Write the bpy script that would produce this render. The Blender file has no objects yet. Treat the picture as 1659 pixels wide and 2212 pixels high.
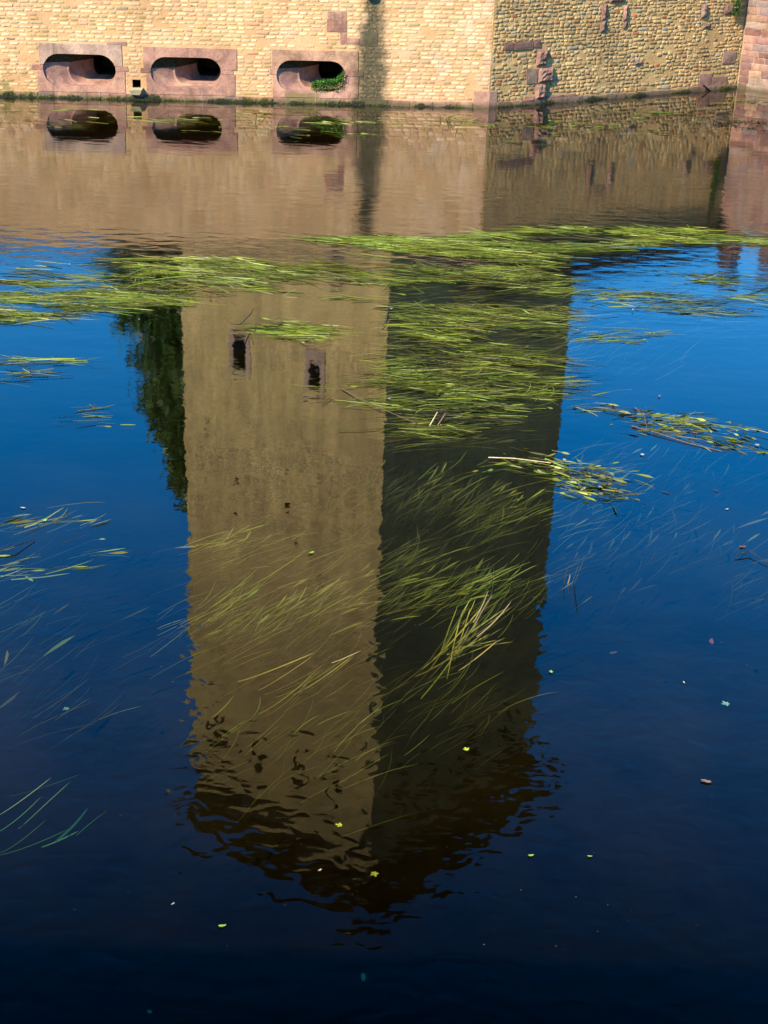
import bpy, math, random
import numpy as np
from mathutils import Vector, Matrix, noise as NZ

R = math.radians
rng = random.Random(7)
SC = bpy.context.scene
COL = SC.collection

# ------------------------------------------------------------------ camera
CAM_H = 5.0
F_PX, PITCH, ROLL = 3192.33, R(25.1677), R(2.0821)      # focal length in units of a 1659 x 2212 picture
cp, sp, cr, sr = math.cos(PITCH), math.sin(PITCH), math.cos(ROLL), math.sin(ROLL)
FWD = Vector((0, cp, -sp)); RT = Vector((1, 0, 0)); DN = Vector((0, -sp, -cp))
AX = cr*RT - sr*DN
AY = sr*RT + cr*DN
cam_data = bpy.data.cameras.new("camera")
cam = bpy.data.objects.new("camera", cam_data); COL.objects.link(cam)
cam.matrix_world = Matrix.Translation((0, 0, CAM_H)) @ Matrix((AX, -AY, -FWD)).transposed().to_4x4()
cam_data.sensor_fit = 'VERTICAL'; cam_data.sensor_height = 36.0
cam_data.lens = 36.0*F_PX/2212.0
cam_data.clip_end = 3000.0
SC.camera = cam

# ------------------------------------------------------------------ sky, sun, exposure
SUN_AZ, SUN_EL = R(-129.0), R(36.0)                      # azimuth counted from +X
world = bpy.data.worlds.new("World"); SC.world = world; world.use_nodes = True
wn = world.node_tree.nodes; wl = world.node_tree.links
sky = wn.new('ShaderNodeTexSky'); sky.sky_type = 'NISHITA'; sky.sun_disc = False
sky.sun_elevation = SUN_EL; sky.sun_rotation = math.pi/2 - SUN_AZ
sky.altitude = 0; sky.air_density = 1.5; sky.dust_density = 0.0; sky.ozone_density = 8.0
wn['Background'].inputs['Strength'].default_value = 0.115
hs = wn.new('ShaderNodeHueSaturation'); hs.inputs['Saturation'].default_value = 1.36; hs.inputs['Hue'].default_value = 0.506      # the deep autumn blue of the picture
wl.new(sky.outputs['Color'], hs.inputs['Color']); wl.new(hs.outputs['Color'], wn['Background'].inputs['Color'])
sun_d = bpy.data.lights.new("sun", 'SUN'); sun_d.energy = 3.3; sun_d.angle = R(0.53); sun_d.color = (1.0, 0.91, 0.76)
sun = bpy.data.objects.new("sun", sun_d); COL.objects.link(sun)
SUN_DIR = Vector((math.cos(SUN_AZ)*math.cos(SUN_EL), math.sin(SUN_AZ)*math.cos(SUN_EL), math.sin(SUN_EL)))
sun.rotation_euler = SUN_DIR.to_track_quat('Z', 'Y').to_euler()
sun.location = SUN_DIR*60
SC.view_settings.view_transform = 'Standard'; SC.view_settings.look = 'None'
SC.view_settings.gamma = 1.0; SC.view_settings.use_curve_mapping = False
SC.view_settings.exposure = 1.7
SC.cycles.max_bounces = 8; SC.cycles.transparent_max_bounces = 24
SC.cycles.caustics_reflective = False; SC.cycles.caustics_refractive = False
SC.cycles.use_denoising = True

# ------------------------------------------------------------------ helpers
def ray(px, py):
    d = FWD*F_PX + AX*(px-829.5) + AY*(py-1106.0)
    return d.normalized()
def on_water(px, py, z=0.0):
    d = ray(px, py); t = (z-CAM_H)/d.z
    return Vector((0, 0, CAM_H)) + d*t
class Face:
    """a vertical wall plane: origin, direction along it, outward normal"""
    def __init__(s, o, ang):
        s.o = Vector((o[0], o[1], 0)); s.d = Vector((math.cos(ang), math.sin(ang), 0)); s.n = Vector((s.d.y, -s.d.x, 0))
    def P(s, u, z, out=0.0): return s.o + s.d*u + s.n*out + Vector((0, 0, z))
    def uz(s, px, py, mirrored=False):
        d = ray(px, py); c = Vector((0, 0, CAM_H)); t = (s.o-c).dot(s.n)/d.dot(s.n)
        X = c + d*t; z = -X.z if mirrored else X.z
        return ((X-s.o).dot(s.d), z)
    def rect(s, x0, y0, x1, y1, mirrored=False):
        xm, ym = (x0+x1)/2, (y0+y1)/2
        u0 = s.uz(x0, ym, mirrored)[0]; u1 = s.uz(x1, ym, mirrored)[0]
        za = s.uz(xm, y0, mirrored)[1]; zb = s.uz(xm, y1, mirrored)[1]
        return (min(u0, u1), min(za, zb), max(u0, u1), max(za, zb))
WLOC = {}
def empty(name, loc, label, cat, group=None):
    o = bpy.data.objects.new(name, None); COL.objects.link(o); o.location = loc; o.empty_display_size = 0.2
    WLOC[o] = Vector(loc); tag(o, label, cat, group); return o
def tag(o, label=None, cat=None, group=None, kind=None):
    if label: o['label'] = label
    if cat: o['category'] = cat
    if group: o['group'] = group
    if kind: o['kind'] = kind
    return o
def mesh_obj(name, V, Fc, mat, parent=None, tint=None, smooth=False, kind=None, origin=None):
    """one mesh object; V in world coordinates"""
    A = np.array([tuple(v) for v in V], dtype=np.float64)
    org = np.array(origin) if origin is not None else np.array(((A[:, 0].min()+A[:, 0].max())/2, (A[:, 1].min()+A[:, 1].max())/2, A[:, 2].min()))
    me = bpy.data.meshes.new(name)
    me.from_pydata((A-org).tolist(), [], Fc); me.update()
    mats = mat if isinstance(mat, (list, tuple)) else [mat]
    for m in mats: me.materials.append(m)
    if tint is not None:
        at = me.color_attributes.new('tint', 'FLOAT_COLOR', 'POINT')
        T = np.ones((len(A), 4), dtype=np.float32)
        T[:, :3] = np.array(tint, dtype=np.float32)
        at.data.foreach_set('color', T.ravel())
    if smooth: me.polygons.foreach_set('use_smooth', [True]*len(me.polygons))
    o = bpy.data.objects.new(name, me); COL.objects.link(o)
    WLOC[o] = Vector(org)
    if parent: o.parent = parent; o.location = Vector(org)-WLOC[parent]
    else: o.location = Vector(org)
    if kind: o['kind'] = kind
    return o
class MB:
    """vertices, faces and a tint per vertex"""
    def __init__(s): s.V = []; s.F = []; s.T = []; s.M = []
    def add(s, V, Fc, t=(0.5, 0.5, 0.5)):
        b = len(s.V); s.V += [tuple(v) for v in V]; s.F += [tuple(i+b for i in f) for f in Fc]; s.T += [t]*len(V)
    def box(s, fn, a0, a1, b0, b1, c0, c1, t=(0.5, 0.5, 0.5)):
        """box through fn(a,b,c)"""
        V = [fn(a, b, c) for a in (a0, a1) for b in (b0, b1) for c in (c0, c1)]
        s.add(V, [(0, 1, 3, 2), (4, 6, 7, 5), (0, 4, 5, 1), (2, 3, 7, 6), (0, 2, 6, 4), (1, 5, 7, 3)], t)
    def obj(s, name, mat, parent=None, smooth=False, kind=None, origin=None):
        return mesh_obj(name, s.V, s.F, mat, parent, s.T, smooth, kind, origin)

# ------------------------------------------------------------------ materials
def new_mat(name):
    m = bpy.data.materials.new(name); m.use_nodes = True
    nt = m.node_tree; b = nt.nodes['Principled BSDF']; b.inputs['Roughness'].default_value = 0.9
    b.inputs['Specular IOR Level'].default_value = 0.25
    return m, nt, b
class N:
    """short hand for wiring nodes"""
    def __init__(s, nt): s.nt = nt
    def node(s, t, **k):
        n = s.nt.nodes.new(t)
        for a, v in k.items(): setattr(n, a, v)
        return n
    def link(s, a, b): s.nt.links.new(a, b)
    def put(s, sock, v):
        if hasattr(v, 'is_linked') or isinstance(v, bpy.types.NodeSocket): s.link(v, sock)
        else: sock.default_value = v
    def math(s, op, a, b=0.0, c=None, clamp=False):
        n = s.node('ShaderNodeMath', operation=op, use_clamp=clamp); s.put(n.inputs[0], a); s.put(n.inputs[1], b)
        if c is not None: s.put(n.inputs[2], c)
        return n.outputs[0]
    def pos(s): return s.node('ShaderNodeNewGeometry').outputs['Position']
    def dot(s, v, d):
        n = s.node('ShaderNodeVectorMath', operation='DOT_PRODUCT'); s.link(v, n.inputs[0]); n.inputs[1].default_value = d; return n.outputs['Value']
    def vmul(s, v, d):
        n = s.node('ShaderNodeVectorMath', operation='MULTIPLY'); s.link(v, n.inputs[0]); n.inputs[1].default_value = d; return n.outputs['Vector']
    def noise(s, v, scale, detail=3.0, rough=0.55, dist=0.0):
        n = s.node('ShaderNodeTexNoise'); s.link(v, n.inputs['Vector']); n.inputs['Scale'].default_value = scale
        n.inputs['Detail'].default_value = detail; n.inputs['Roughness'].default_value = rough; n.inputs['Distortion'].default_value = dist
        return n.outputs[0]
    def ramp(s, f, stops, interp='LINEAR'):
        n = s.node('ShaderNodeValToRGB'); n.color_ramp.interpolation = interp; e = n.color_ramp.elements
        while len(e) < len(stops): e.new(0.5)
        for i, (p, c) in enumerate(stops): e[i].position = p; e[i].color = (*c, 1) if len(c) == 3 else c
        s.link(f, n.inputs[0]); return n.outputs[0]
    def step(s, f, a, b):
        n = s.node('ShaderNodeMapRange', interpolation_type='SMOOTHSTEP'); s.put(n.inputs[0], f); n.inputs[1].default_value = a; n.inputs[2].default_value = b
        n.inputs[3].default_value = 0.0; n.inputs[4].default_value = 1.0; return n.outputs[0]
    def mix(s, f, a, b, mode='MIX'):
        n = s.node('ShaderNodeMix', data_type='RGBA', blend_type=mode); s.put(n.inputs[0], f); 
        for i, v in ((6, a), (7, b)):
            if isinstance(v, tuple): v = (*v[:3], 1)
            s.put(n.inputs[i], v)
        return n.outputs[2]
    def bump(s, h, dist, strength=1.0, normal=None):
        n = s.node('ShaderNodeBump'); n.inputs['Strength'].default_value = strength; n.inputs['Distance'].default_value = dist
        s.link(h, n.inputs['Height'])
        if normal is not None: s.link(normal, n.inputs['Normal'])
        return n.outputs[0]
    def tint(s):
        n = s.node('ShaderNodeAttribute', attribute_name='tint'); x = s.node('ShaderNodeSeparateColor'); s.link(n.outputs['Color'], x.inputs[0])
        return x.outputs[0], x.outputs[1], x.outputs[2]

# wall planes
A0 = on_water(0, 208); B0 = on_water(1055, 233); C0 = on_water(1590, 190); D0 = on_water(1659, 200)
ANG_L = math.atan2(B0.y-A0.y, B0.x-A0.x); LEN_L = (B0-A0).length
ANG_R = math.atan2(C0.y-B0.y, C0.x-B0.x); LEN_R = (C0-B0).length
ANG_F = math.atan2(D0.y-C0.y, D0.x-C0.x)
WL = Face(A0, ANG_L); WR = Face(B0, ANG_R); WF = Face(C0, ANG_F)
H_L, H_R, H_F = 2.92, 3.2, 3.34
U_STAIN = WL.uz(803, 110)[0]

def wall_grime(k, col, p, which):
    """dirt with its own shape: the run-off streak under the spout, damp foot, lichen patches"""
    z = k.dot(p, (0, 0, 1))
    if which == 'left':
        u = k.dot(p, tuple(WL.d)); u0 = WL.o.dot(WL.d)+U_STAIN
        wob = k.noise(p, 5.0, 4.0, 0.6)
        col = k.mix(1.0, col, k.ramp(k.noise(p, 0.9, 4.0, 0.6), [(0.35, (0.86, 0.83, 0.8)), (0.6, (1.06, 1.05, 1.04))]), 'MULTIPLY')
        pk = k.math('MULTIPLY', k.step(k.noise(p, 2.1, 4.0, 0.6), 0.5, 0.66), k.math('SUBTRACT', 1.0, k.step(z, 0.5, 1.3)))
        col = k.mix(k.math('MULTIPLY', pk, 0.5), col, (0.62, 0.34, 0.2))
        fine = k.noise(p, 26.0, 4.0, 0.7)
        d = k.math('ABSOLUTE', k.math('SUBTRACT', u, u0))
        wz = k.math('MULTIPLY_ADD', z, -0.08, 0.39)
        dd = k.math('ADD', k.math('SUBTRACT', d, wz), k.math('MULTIPLY', k.math('SUBTRACT', wob, 0.5), 0.42))
        m = k.math('SUBTRACT', 1.0, k.step(dd, -0.22, 0.07))
        m = k.math('MULTIPLY', m, k.step(fine, 0.1, 0.5))
        stain = k.mix(k.noise(p, 11.0, 3.0), (0.035, 0.03, 0.012), (0.10, 0.08, 0.04))
        col = k.mix(k.math('MULTIPLY', m, 0.98), col, stain)
        # olive algae low on the left
        g = k.math('MULTIPLY', k.math('SUBTRACT', 1.0, k.step(k.math('SUBTRACT', u, WL.o.dot(WL.d)), 0.3, 0.9)), k.math('SUBTRACT', 1.0, k.step(z, 0.12, 0.75)))
        g = k.math('MULTIPLY', g, k.step(k.noise(p, 7.0, 4.0, 0.65), 0.42, 0.62))
        col = k.mix(k.math('MULTIPLY', g, 0.8), col, (0.17, 0.15, 0.03))
        uc = WL.o.dot(WL.d)+WL.uz(655, 205)[0]
        ol = k.math('MULTIPLY', k.math('SUBTRACT', 1.0, k.step(k.math('ADD', k.math('ABSOLUTE', k.math('SUBTRACT', u, uc)), k.math('MULTIPLY', wob, 0.3)), 0.4, 0.55)), k.math('SUBTRACT', 1.0, k.step(k.math('ADD', z, k.math('MULTIPLY', fine, 0.06)), 0.2, 0.25)))
        col = k.mix(k.math('MULTIPLY', ol, 0.7), col, (0.15, 0.125, 0.035))
        # lime bloom near the corner
        w = k.math('MULTIPLY', k.step(u, u0+0.7, u0+1.9), k.step(k.noise(p, 1.7, 4.0, 0.6), 0.5, 0.72))
        col = k.mix(k.math('MULTIPLY', w, 0.45), col, (0.72, 0.58, 0.44))
    else:
        dk = k.step(k.noise(p, 1.1, 4.0, 0.6), 0.42, 0.66)
        col = k.mix(k.math('MULTIPLY', dk, 0.35), col, (0.15, 0.105, 0.06))
    damp = k.math('SUBTRACT', 1.0, k.step(k.math('ADD', z, k.math('MULTIPLY', k.noise(p, 9.0, 3.0), 0.1)), 0.06, 0.17))
    col = k.mix(k.math('MULTIPLY', damp, 0.75), col, (0.07, 0.06, 0.025))
    return col

def stone_mat(name, pal, which, bump=0.006, grain=30.0, worn=0.0):
    m, nt, b = new_mat(name); k = N(nt); p = k.pos()
    t0, t1, t2 = k.tint()
    col = k.ramp(t0, [(i/(len(pal)-1), c) for i, c in enumerate(pal)])
    col = k.mix(1.0, col, k.ramp(t1, [(0, (0.72,)*3), (1, (1.18,)*3)]), 'MULTIPLY')
    g = k.noise(p, grain, 5.0, 0.65)
    col = k.mix(1.0, col, k.ramp(g, [(0.25, (0.72, 0.70, 0.66)), (0.7, (1.1, 1.1, 1.1))]), 'MULTIPLY')
    sp_ = k.step(k.noise(p, 4.5, 4.0, 0.7), 0.58, 0.7)
    col = k.mix(k.math('MULTIPLY', sp_, 0.35), col, (0.36, 0.2, 0.1))
    if worn:
        big_ = k.noise(p, 3.2, 5.0, 0.65, 0.4); run = k.noise(k.vmul(p, (9.0, 9.0, 0.9)), 1.0, 4.0, 0.6)
        col = k.mix(1.0, col, k.ramp(big_, [(0.32, (0.62, 0.6, 0.58)), (0.5, (0.95,)*3), (0.68, (1.22, 1.2, 1.12))]), 'MULTIPLY')
        col = k.mix(k.math('MULTIPLY', k.step(run, 0.52, 0.7), worn), col, (0.12, 0.085, 0.055))
    col = wall_grime(k, col, p, which)
    k.link(col, b.inputs['Base Color'])
    h = k.math('ADD', k.math('MULTIPLY', g, 0.6), k.noise(p, grain*3.1, 3.0))
    k.link(k.bump(h, bump), b.inputs['Normal'])
    return m
def mortar_mat(name, c0, c1, c2, which, bump=0.012):
    m, nt, b = new_mat(name); k = N(nt); p = k.pos()
    n1 = k.noise(p, 1.6, 4.0, 0.6); n2 = k.noise(p, 22.0, 5.0, 0.7)
    col = k.ramp(n1, [(0.3, c0), (0.5, c1), (0.7, c2)])
    col = k.mix(1.0, col, k.ramp(n2, [(0.25, (0.78,)*3), (0.75, (1.1,)*3)]), 'MULTIPLY')
    col = wall_grime(k, col, p, which)
    k.link(col, b.inputs['Base Color'])
    h = k.math('ADD', n2, k.math('MULTIPLY', k.noise(p, 70.0, 3.0), 0.4))
    k.link(k.bump(h, bump), b.inputs['Normal'])
    return m
PALE = [(0.54, 0.29, 0.155), (0.60, 0.38, 0.195), (0.66, 0.44, 0.225), (0.70, 0.50, 0.275), (0.64, 0.43, 0.22), (0.50, 0.34, 0.12), (0.42, 0.36, 0.21), (0.5, 0.28, 0.17)]
ROUGH = [(0.50, 0.2, 0.08), (0.54, 0.32, 0.125), (0.63, 0.40, 0.16), (0.68, 0.46, 0.2), (0.60, 0.37, 0.14), (0.48, 0.30, 0.11), (0.46, 0.35, 0.17), (0.42, 0.36, 0.25)]
PINK = [(0.24, 0.11, 0.085), (0.36, 0.18, 0.125), (0.40, 0.21, 0.15), (0.45, 0.24, 0.17), (0.30, 0.15, 0.125), (0.46, 0.27, 0.16), (0.25, 0.17, 0.15), (0.42, 0.28, 0.2)]
M_pale = stone_mat('pale_limestone', PALE, 'left')
M_mortar_l = mortar_mat('tan_lime_mortar', (0.50, 0.275, 0.12), (0.55, 0.32, 0.145), (0.62, 0.38, 0.205), 'left')
M_rough = stone_mat('rough_field_stone', ROUGH, 'right', 0.02, 24.0)
M_mortar_r = mortar_mat('crumbling_mortar', (0.50, 0.29, 0.10), (0.60, 0.37, 0.14), (0.66, 0.42, 0.17), 'right', 0.03)
M_pink_l = stone_mat('pink_sandstone_left', PINK, 'left', 0.012, 14.0, 0.55)
M_pink = stone_mat('pink_sandstone', PINK, 'right', 0.012, 14.0, 0.5)
M_mortar_f = mortar_mat('pale_joint_mortar', (0.4, 0.27, 0.17), (0.45, 0.33, 0.22), (0.5, 0.38, 0.26), 'right', 0.008)
def flat_mat(name, c, rough=0.9, var=0.25, scale=8.0, bump=0.01):
    m, nt, b = new_mat(name); k = N(nt); p = k.pos(); n = k.noise(p, scale, 4.0, 0.6)
    k.link(k.mix(1.0, k.ramp(n, [(0.3, (1-var,)*3), (0.7, (1+var,)*3)]), (*c, 1), 'MULTIPLY'), b.inputs['Base Color'])
    b.inputs['Roughness'].default_value = rough; k.link(k.bump(n, bump), b.inputs['Normal']); return m
M_inside = flat_mat('dark_masonry', (0.05, 0.04, 0.03))  # even dark brown for the insides of openings
M_rim_shade = flat_mat('rim_shade_algae_stone', (0.035, 0.028, 0.012), 0.95, 0.7, 16.0)  # shade under the loop rim put into the colour, mixed with algae tone
M_coping = flat_mat('dark_coping', (0.06, 0.055, 0.04), 0.95, 0.4, 9.0)
M_seam = flat_mat('pale_seam', (0.36, 0.32, 0.26))
M_iron = flat_mat('dark_iron', (0.02, 0.02, 0.025), 0.6)
M_timber = flat_mat('dark_timber', (0.018, 0.014, 0.01))
M_tile = flat_mat('brown_roof_tile', (0.05, 0.03, 0.022), 0.85, 0.35, 14.0)
M_bed = flat_mat('silty_bed', (0.06, 0.046, 0.022), 1.0, 0.55, 1.3, 0.0)
M_soil = flat_mat('sandy_gravel', (0.42, 0.29, 0.15))

def leaf_mat(name, pal, trans=0.35, rough=0.45):
    m, nt, b = new_mat(name); k = N(nt); t0, t1, t2 = k.tint()
    col = k.ramp(t0, [(i/(len(pal)-1), c) for i, c in enumerate(pal)])
    col = k.mix(1.0, col, k.ramp(t1, [(0, (0.4,)*3), (1, (1.45,)*3)]), 'MULTIPLY')
    k.link(col, b.inputs['Base Color']); b.inputs['Roughness'].default_value = rough; b.inputs['Specular IOR Level'].default_value = 0.4
    tr = k.node('ShaderNodeBsdfTranslucent'); k.link(col, tr.inputs['Color'])
    mx = k.node('ShaderNodeMixShader'); mx.inputs[0].default_value = trans
    k.link(b.outputs[0], mx.inputs[1]); k.link(tr.outputs[0], mx.inputs[2])
    k.link(mx.outputs[0], nt.nodes['Material Output'].inputs['Surface']); return m
M_weed = leaf_mat('water_weed_green', [(0.03, 0.025, 0.006), (0.08, 0.07, 0.008), (0.16, 0.145, 0.010), (0.22, 0.25, 0.014), (0.15, 0.23, 0.018), (0.42, 0.42, 0.10)])
M_bright = leaf_mat('fresh_leaf_green', [(0.03, 0.10, 0.01), (0.06, 0.18, 0.012), (0.10, 0.26, 0.02)])
M_crown = leaf_mat('crown_green', [(0.05, 0.105, 0.022), (0.08, 0.15, 0.028), (0.13, 0.2, 0.036)], 0.4)
M_moss = leaf_mat('wet_moss', [(0.012, 0.014, 0.005), (0.03, 0.032, 0.006), (0.11, 0.10, 0.01), (0.2, 0.17, 0.015)], 0.1, 0.9)
M_reed = leaf_mat('reed_straw', [(0.2, 0.22, 0.02), (0.3, 0.26, 0.03), (0.42, 0.28, 0.06), (0.5, 0.38, 0.2)])
M_bark = flat_mat('brown_bark', (0.07, 0.05, 0.035), 0.95, 0.4, 20.0)

# ------------------------------------------------------------------ setting: water, bed, ground
def build_water():
    m = bpy.data.materials.new('moat_water'); m.use_nodes = True; nt = m.node_tree; nt.nodes.clear(); k = N(nt)
    out = k.node('ShaderNodeOutputMaterial'); p = k.pos()
    y = k.dot(p, (0, 1, 0)); x = k.dot(p, (1, 0, 0))
    # ripples: heights in metres
    big = k.noise(k.vmul(p, (0.88, 1.12, 0)), 7.5, 1.0, 0.4, 0.6)
    mid = k.noise(k.vmul(p, (0.6, 1.1, 0)), 5.0, 1.0, 0.5, 0.3)
    swell = k.noise(k.vmul(p, (0.5, 1.0, 0)), 1.8, 2.0, 0.5)
    wind = k.noise(k.vmul(p, (0.16, 0.5, 0)), 1.0, 2.0, 0.5)
    zone = k.math('MULTIPLY', k.step(y, 14.5, 18.0), k.math('SUBTRACT', 1.0, k.step(y, 21.5, 27.5)))
    near = k.math('SUBTRACT', 1.0, k.step(y, 6.8, 11.0))
    gust = k.step(wind, 0.38, 0.65)
    a_mid = k.math('ADD', k.math('MULTIPLY', zone, k.math('MULTIPLY_ADD', gust, 0.0042, 0.0019)), 0.0001)
    a_big = k.math('ADD', k.math('MULTIPLY', near, 0.0015), 0.00035)
    h = k.math('ADD', k.math('MULTIPLY', big, a_big), k.math('MULTIPLY', mid, a_mid))
    h = k.math('ADD', h, k.math('MULTIPLY', swell, 0.0021))
    fine = k.noise(k.vmul(p, (0.6, 1.4, 0)), 24.0, 2.0, 0.55)
    h = k.math('ADD', h, k.math('MULTIPLY', fine, k.math('MULTIPLY_ADD', zone, 0.00045, k.math('MULTIPLY_ADD', gust, 0.00013, 0.00003))))
    nrm = k.bump(h, 1.0, 1.0)
    inc = k.node('ShaderNodeNewGeometry').outputs['Incoming']
    dp = k.node('ShaderNodeVectorMath', operation='DOT_PRODUCT'); k.link(inc, dp.inputs[0]); k.link(nrm, dp.inputs[1])
    fres = k.math('MULTIPLY_ADD', k.math('POWER', k.math('SUBTRACT', 1.0, k.math('ABSOLUTE', dp.outputs['Value']), clamp=True), 3.0), 1.0, -0.018, clamp=True)
    gl = k.node('ShaderNodeBsdfGlossy'); gl.inputs['Roughness'].default_value = 0.0; k.link(nrm, gl.inputs['Normal'])
    tr = k.node('ShaderNodeBsdfTransparent'); tr.inputs['Color'].default_value = (0.98, 0.98, 0.96, 1)
    mx = k.node('ShaderNodeMixShader'); k.link(k.math('MAXIMUM', fres, 0.004), mx.inputs[0]); k.link(tr.outputs[0], mx.inputs[1]); k.link(gl.outputs[0], mx.inputs[2])
    k.link(mx.outputs[0], out.inputs['Surface'])
    va = k.node('ShaderNodeVolumeAbsorption'); va.inputs['Color'].default_value = (0.56, 0.53, 0.30, 1); va.inputs['Density'].default_value = 2.15
    k.link(va.outputs[0], out.inputs['Volume'])
    b = MB(); b.box(lambda a, b_, c: Vector((a, b_, c)), -60, 60, 0.62, 48, -3.0, 0.0)
    o = b.obj('moat_water', m); tag(o, kind='structure')
    bd = MB(); n = 40
    V = []; Fc = []
    for j in range(n+1):
        for i in range(n+1):
            xx = -59+118*i/n; yy = 0.7+47.2*j/n
            dp = min(1, max(0, (9.0-yy)/3.5)); dp = dp*dp*(3-2*dp)
            V.append((xx, yy, -0.75-0.95*dp+0.12*math.sin(xx*0.9+yy*0.4)+0.08*math.sin(yy*1.7)+rng.uniform(-.03, .03)))
    for j in range(n):
        for i in range(n):
            a = j*(n+1)+i; Fc.append((a, a+1, a+n+2, a+n+1))
    tag(mesh_obj('moat_bed', V, Fc, M_bed, smooth=True), kind='structure')
build_water()
g = MB(); g.box(lambda a, b_, c: Vector((a, b_, c)), -900, 900, 48.0, 1500, -3.2, 0.9)
tag(g.obj('ground', M_soil), kind='structure')

# ------------------------------------------------------------------ masonry
def stone_shape(face, u0, u1, z0, z1, proud, jit, dome, r, n_side=2, back=0.02):
    """a hand dressed stone: rounded, uneven outline, bulging front"""
    w, h = u1-u0, z1-z0; cu, cz = (u0+u1)/2, (z0+z1)/2
    c = min(w, h)*r.uniform(0.16, 0.34)
    out = [(u0+c, z0), (u1-c, z0), (u1, z0+c), (u1, z1-c), (u1-c, z1), (u0+c, z1), (u0, z1-c), (u0, z0+c)]
    j = jit*min(w, h)
    out = [(a+r.uniform(-j, j), b+r.uniform(-j, j)) for a, b in out]
    V = []; ti = r.uniform(-.25, .25)*proud; tj = r.uniform(-.25, .25)*proud
    for s, d in ((1.0, -back), (0.97, proud*0.6), (0.80, proud)):
        for a, b in out:
            V.append(face.P(cu+(a-cu)*s, cz+(b-cz)*s, d+(0 if d < 0 else ti*(a-cu)/w*2+tj*(b-cz)/h*2+r.uniform(-.12, .12)*proud)))
    V.append(face.P(cu, cz, proud+dome))
    Fc = []
    for k_ in range(2):
        for i in range(8):
            a, b = k_*8+i, k_*8+(i+1) % 8; Fc.append((a, b, b+8, a+8))
    Fc += [(16+i, 16+(i+1) % 8, 24) for i in range(8)]
    return V, Fc
def free_spans(u0, u1, z0, z1, reserved):
    sp_ = [(u0, u1)]
    for (a0, b0, a1, b1) in reserved:
        ov = min(z1, b1)-max(z0, b0)
        if ov > 0.25*(z1-z0):
            nx = []
            for (s, e) in sp_:
                if a1 <= s or a0 >= e: nx.append((s, e)); continue
                if a0 > s: nx.append((s, a0))
                if a1 < e: nx.append((a1, e))
            sp_ = nx
    return sp_
def lay_stones(face, u0, u1, z0, z1, hrow, wmin, wmax, joint, proud, jit, dome, reserved, r, zjit=0.0):
    """rows of stones around the reserved rectangles"""
    out = []; z = z0
    while z < z1-0.02:
        h = r.uniform(*hrow); zt = min(z+h, z1)
        for (s, e) in free_spans(u0, u1, z, zt, reserved):
            u = s+joint*0.5
            first = True
            while u < e-0.03:
                w = r.uniform(wmin, wmax)
                if r.random() < 0.16: w *= r.uniform(1.3, 1.9)
                if first: w *= r.uniform(0.5, 1.0); first = False
                ue = min(u+w, e-joint*0.5)
                if e-ue < wmin*0.5: ue = e-joint*0.5
                dz = r.uniform(-zjit, zjit)
                if ue-u > 0.03 and r.random() > .05 and NZ.noise(Vector((u*1.1, z*1.6, 4.2)))+.7*NZ.noise(Vector((u*4, z*5, 1))) < (.58 if proud < .015 else .56): out.append((u, ue, z+joint*0.5+dz, zt-joint*0.5+dz+r.uniform(-.006, .004), r.uniform(0.5, 1.0)*proud, r))
                u = ue+joint
        z = zt
    return out
def wall_shell(name_parent, face, u0, u1, z0, z1, holes, thick, mat, mat_in, name='mortar_core'):
    """front with rectangular openings, back, top and ends"""
    us = sorted(set([u0, u1]+[h[0] for h in holes]+[h[2] for h in holes])); zs = sorted(set([z0, z1]+[h[1] for h in holes]+[h[3] for h in holes]))
    m = MB(); fm = []
    for i in range(len(us)-1):
        for j in range(len(zs)-1):
            a, b = (us[i]+us[i+1])/2, (zs[j]+zs[j+1])/2
            if any(h[0] < a < h[2] and h[1] < b < h[3] for h in holes): continue
            m.add([face.P(us[i], zs[j]), face.P(us[i+1], zs[j]), face.P(us[i+1], zs[j+1]), face.P(us[i], zs[j+1])], [(0, 1, 2, 3)])
    P = lambda u, z, d: face.P(u, z, -d)
    m.add([P(u0, z0, thick), P(u1, z0, thick), P(u1, z1, thick), P(u0, z1, thick)], [(3, 2, 1, 0)])
    m.add([P(u0, z1, 0), P(u1, z1, 0), P(u1, z1, thick), P(u0, z1, thick)], [(0, 1, 2, 3)])
    for u in (u0, u1):
        m.add([P(u, z0, 0), P(u, z0, thick), P(u, z1, thick), P(u, z1, 0)], [(0, 1, 2, 3)])
    return m.obj(name, mat, name_parent)
def place_stones(wall, face, stones, mat, visible, jit, dome, seed, name='stone', extra_tint=None):
    """the 300 largest in view become parts, the others one joined part"""
    r = random.Random(seed); rec = []
    for (a, b, c, d, pr, _) in stones:
        V, Fc = stone_shape(face, a, b, c, d, pr, jit, dome*r.uniform(.3, 1.2), r)
        t = (min(1, max(0, r.gauss(0.45, 0.2))), r.random(), r.random())
        if r.random() < 0.05: t = (r.choice((0.0, 0.86, 0.95, 1.0)), r.random(), 0)
        if extra_tint: t = extra_tint(r, (a+b)/2, (c+d)/2, t)
        rec.append(((b-a)*(d-c) if visible((a+b)/2, (c+d)/2) else -1, V, Fc, t))
    order = sorted(range(len(rec)), key=lambda i: -rec[i][0])
    big = set(i for i in order[:300] if rec[i][0] > 0)
    rest = MB()
    for i, (ar, V, Fc, t) in enumerate(rec):
        if i in big: mesh_obj(name, V, Fc, mat, wall, [t]*len(V), True)
        else: rest.add(V, Fc, t)
    if rest.V: rest.obj(name+'work', mat, wall, True, 'stuff')
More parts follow.
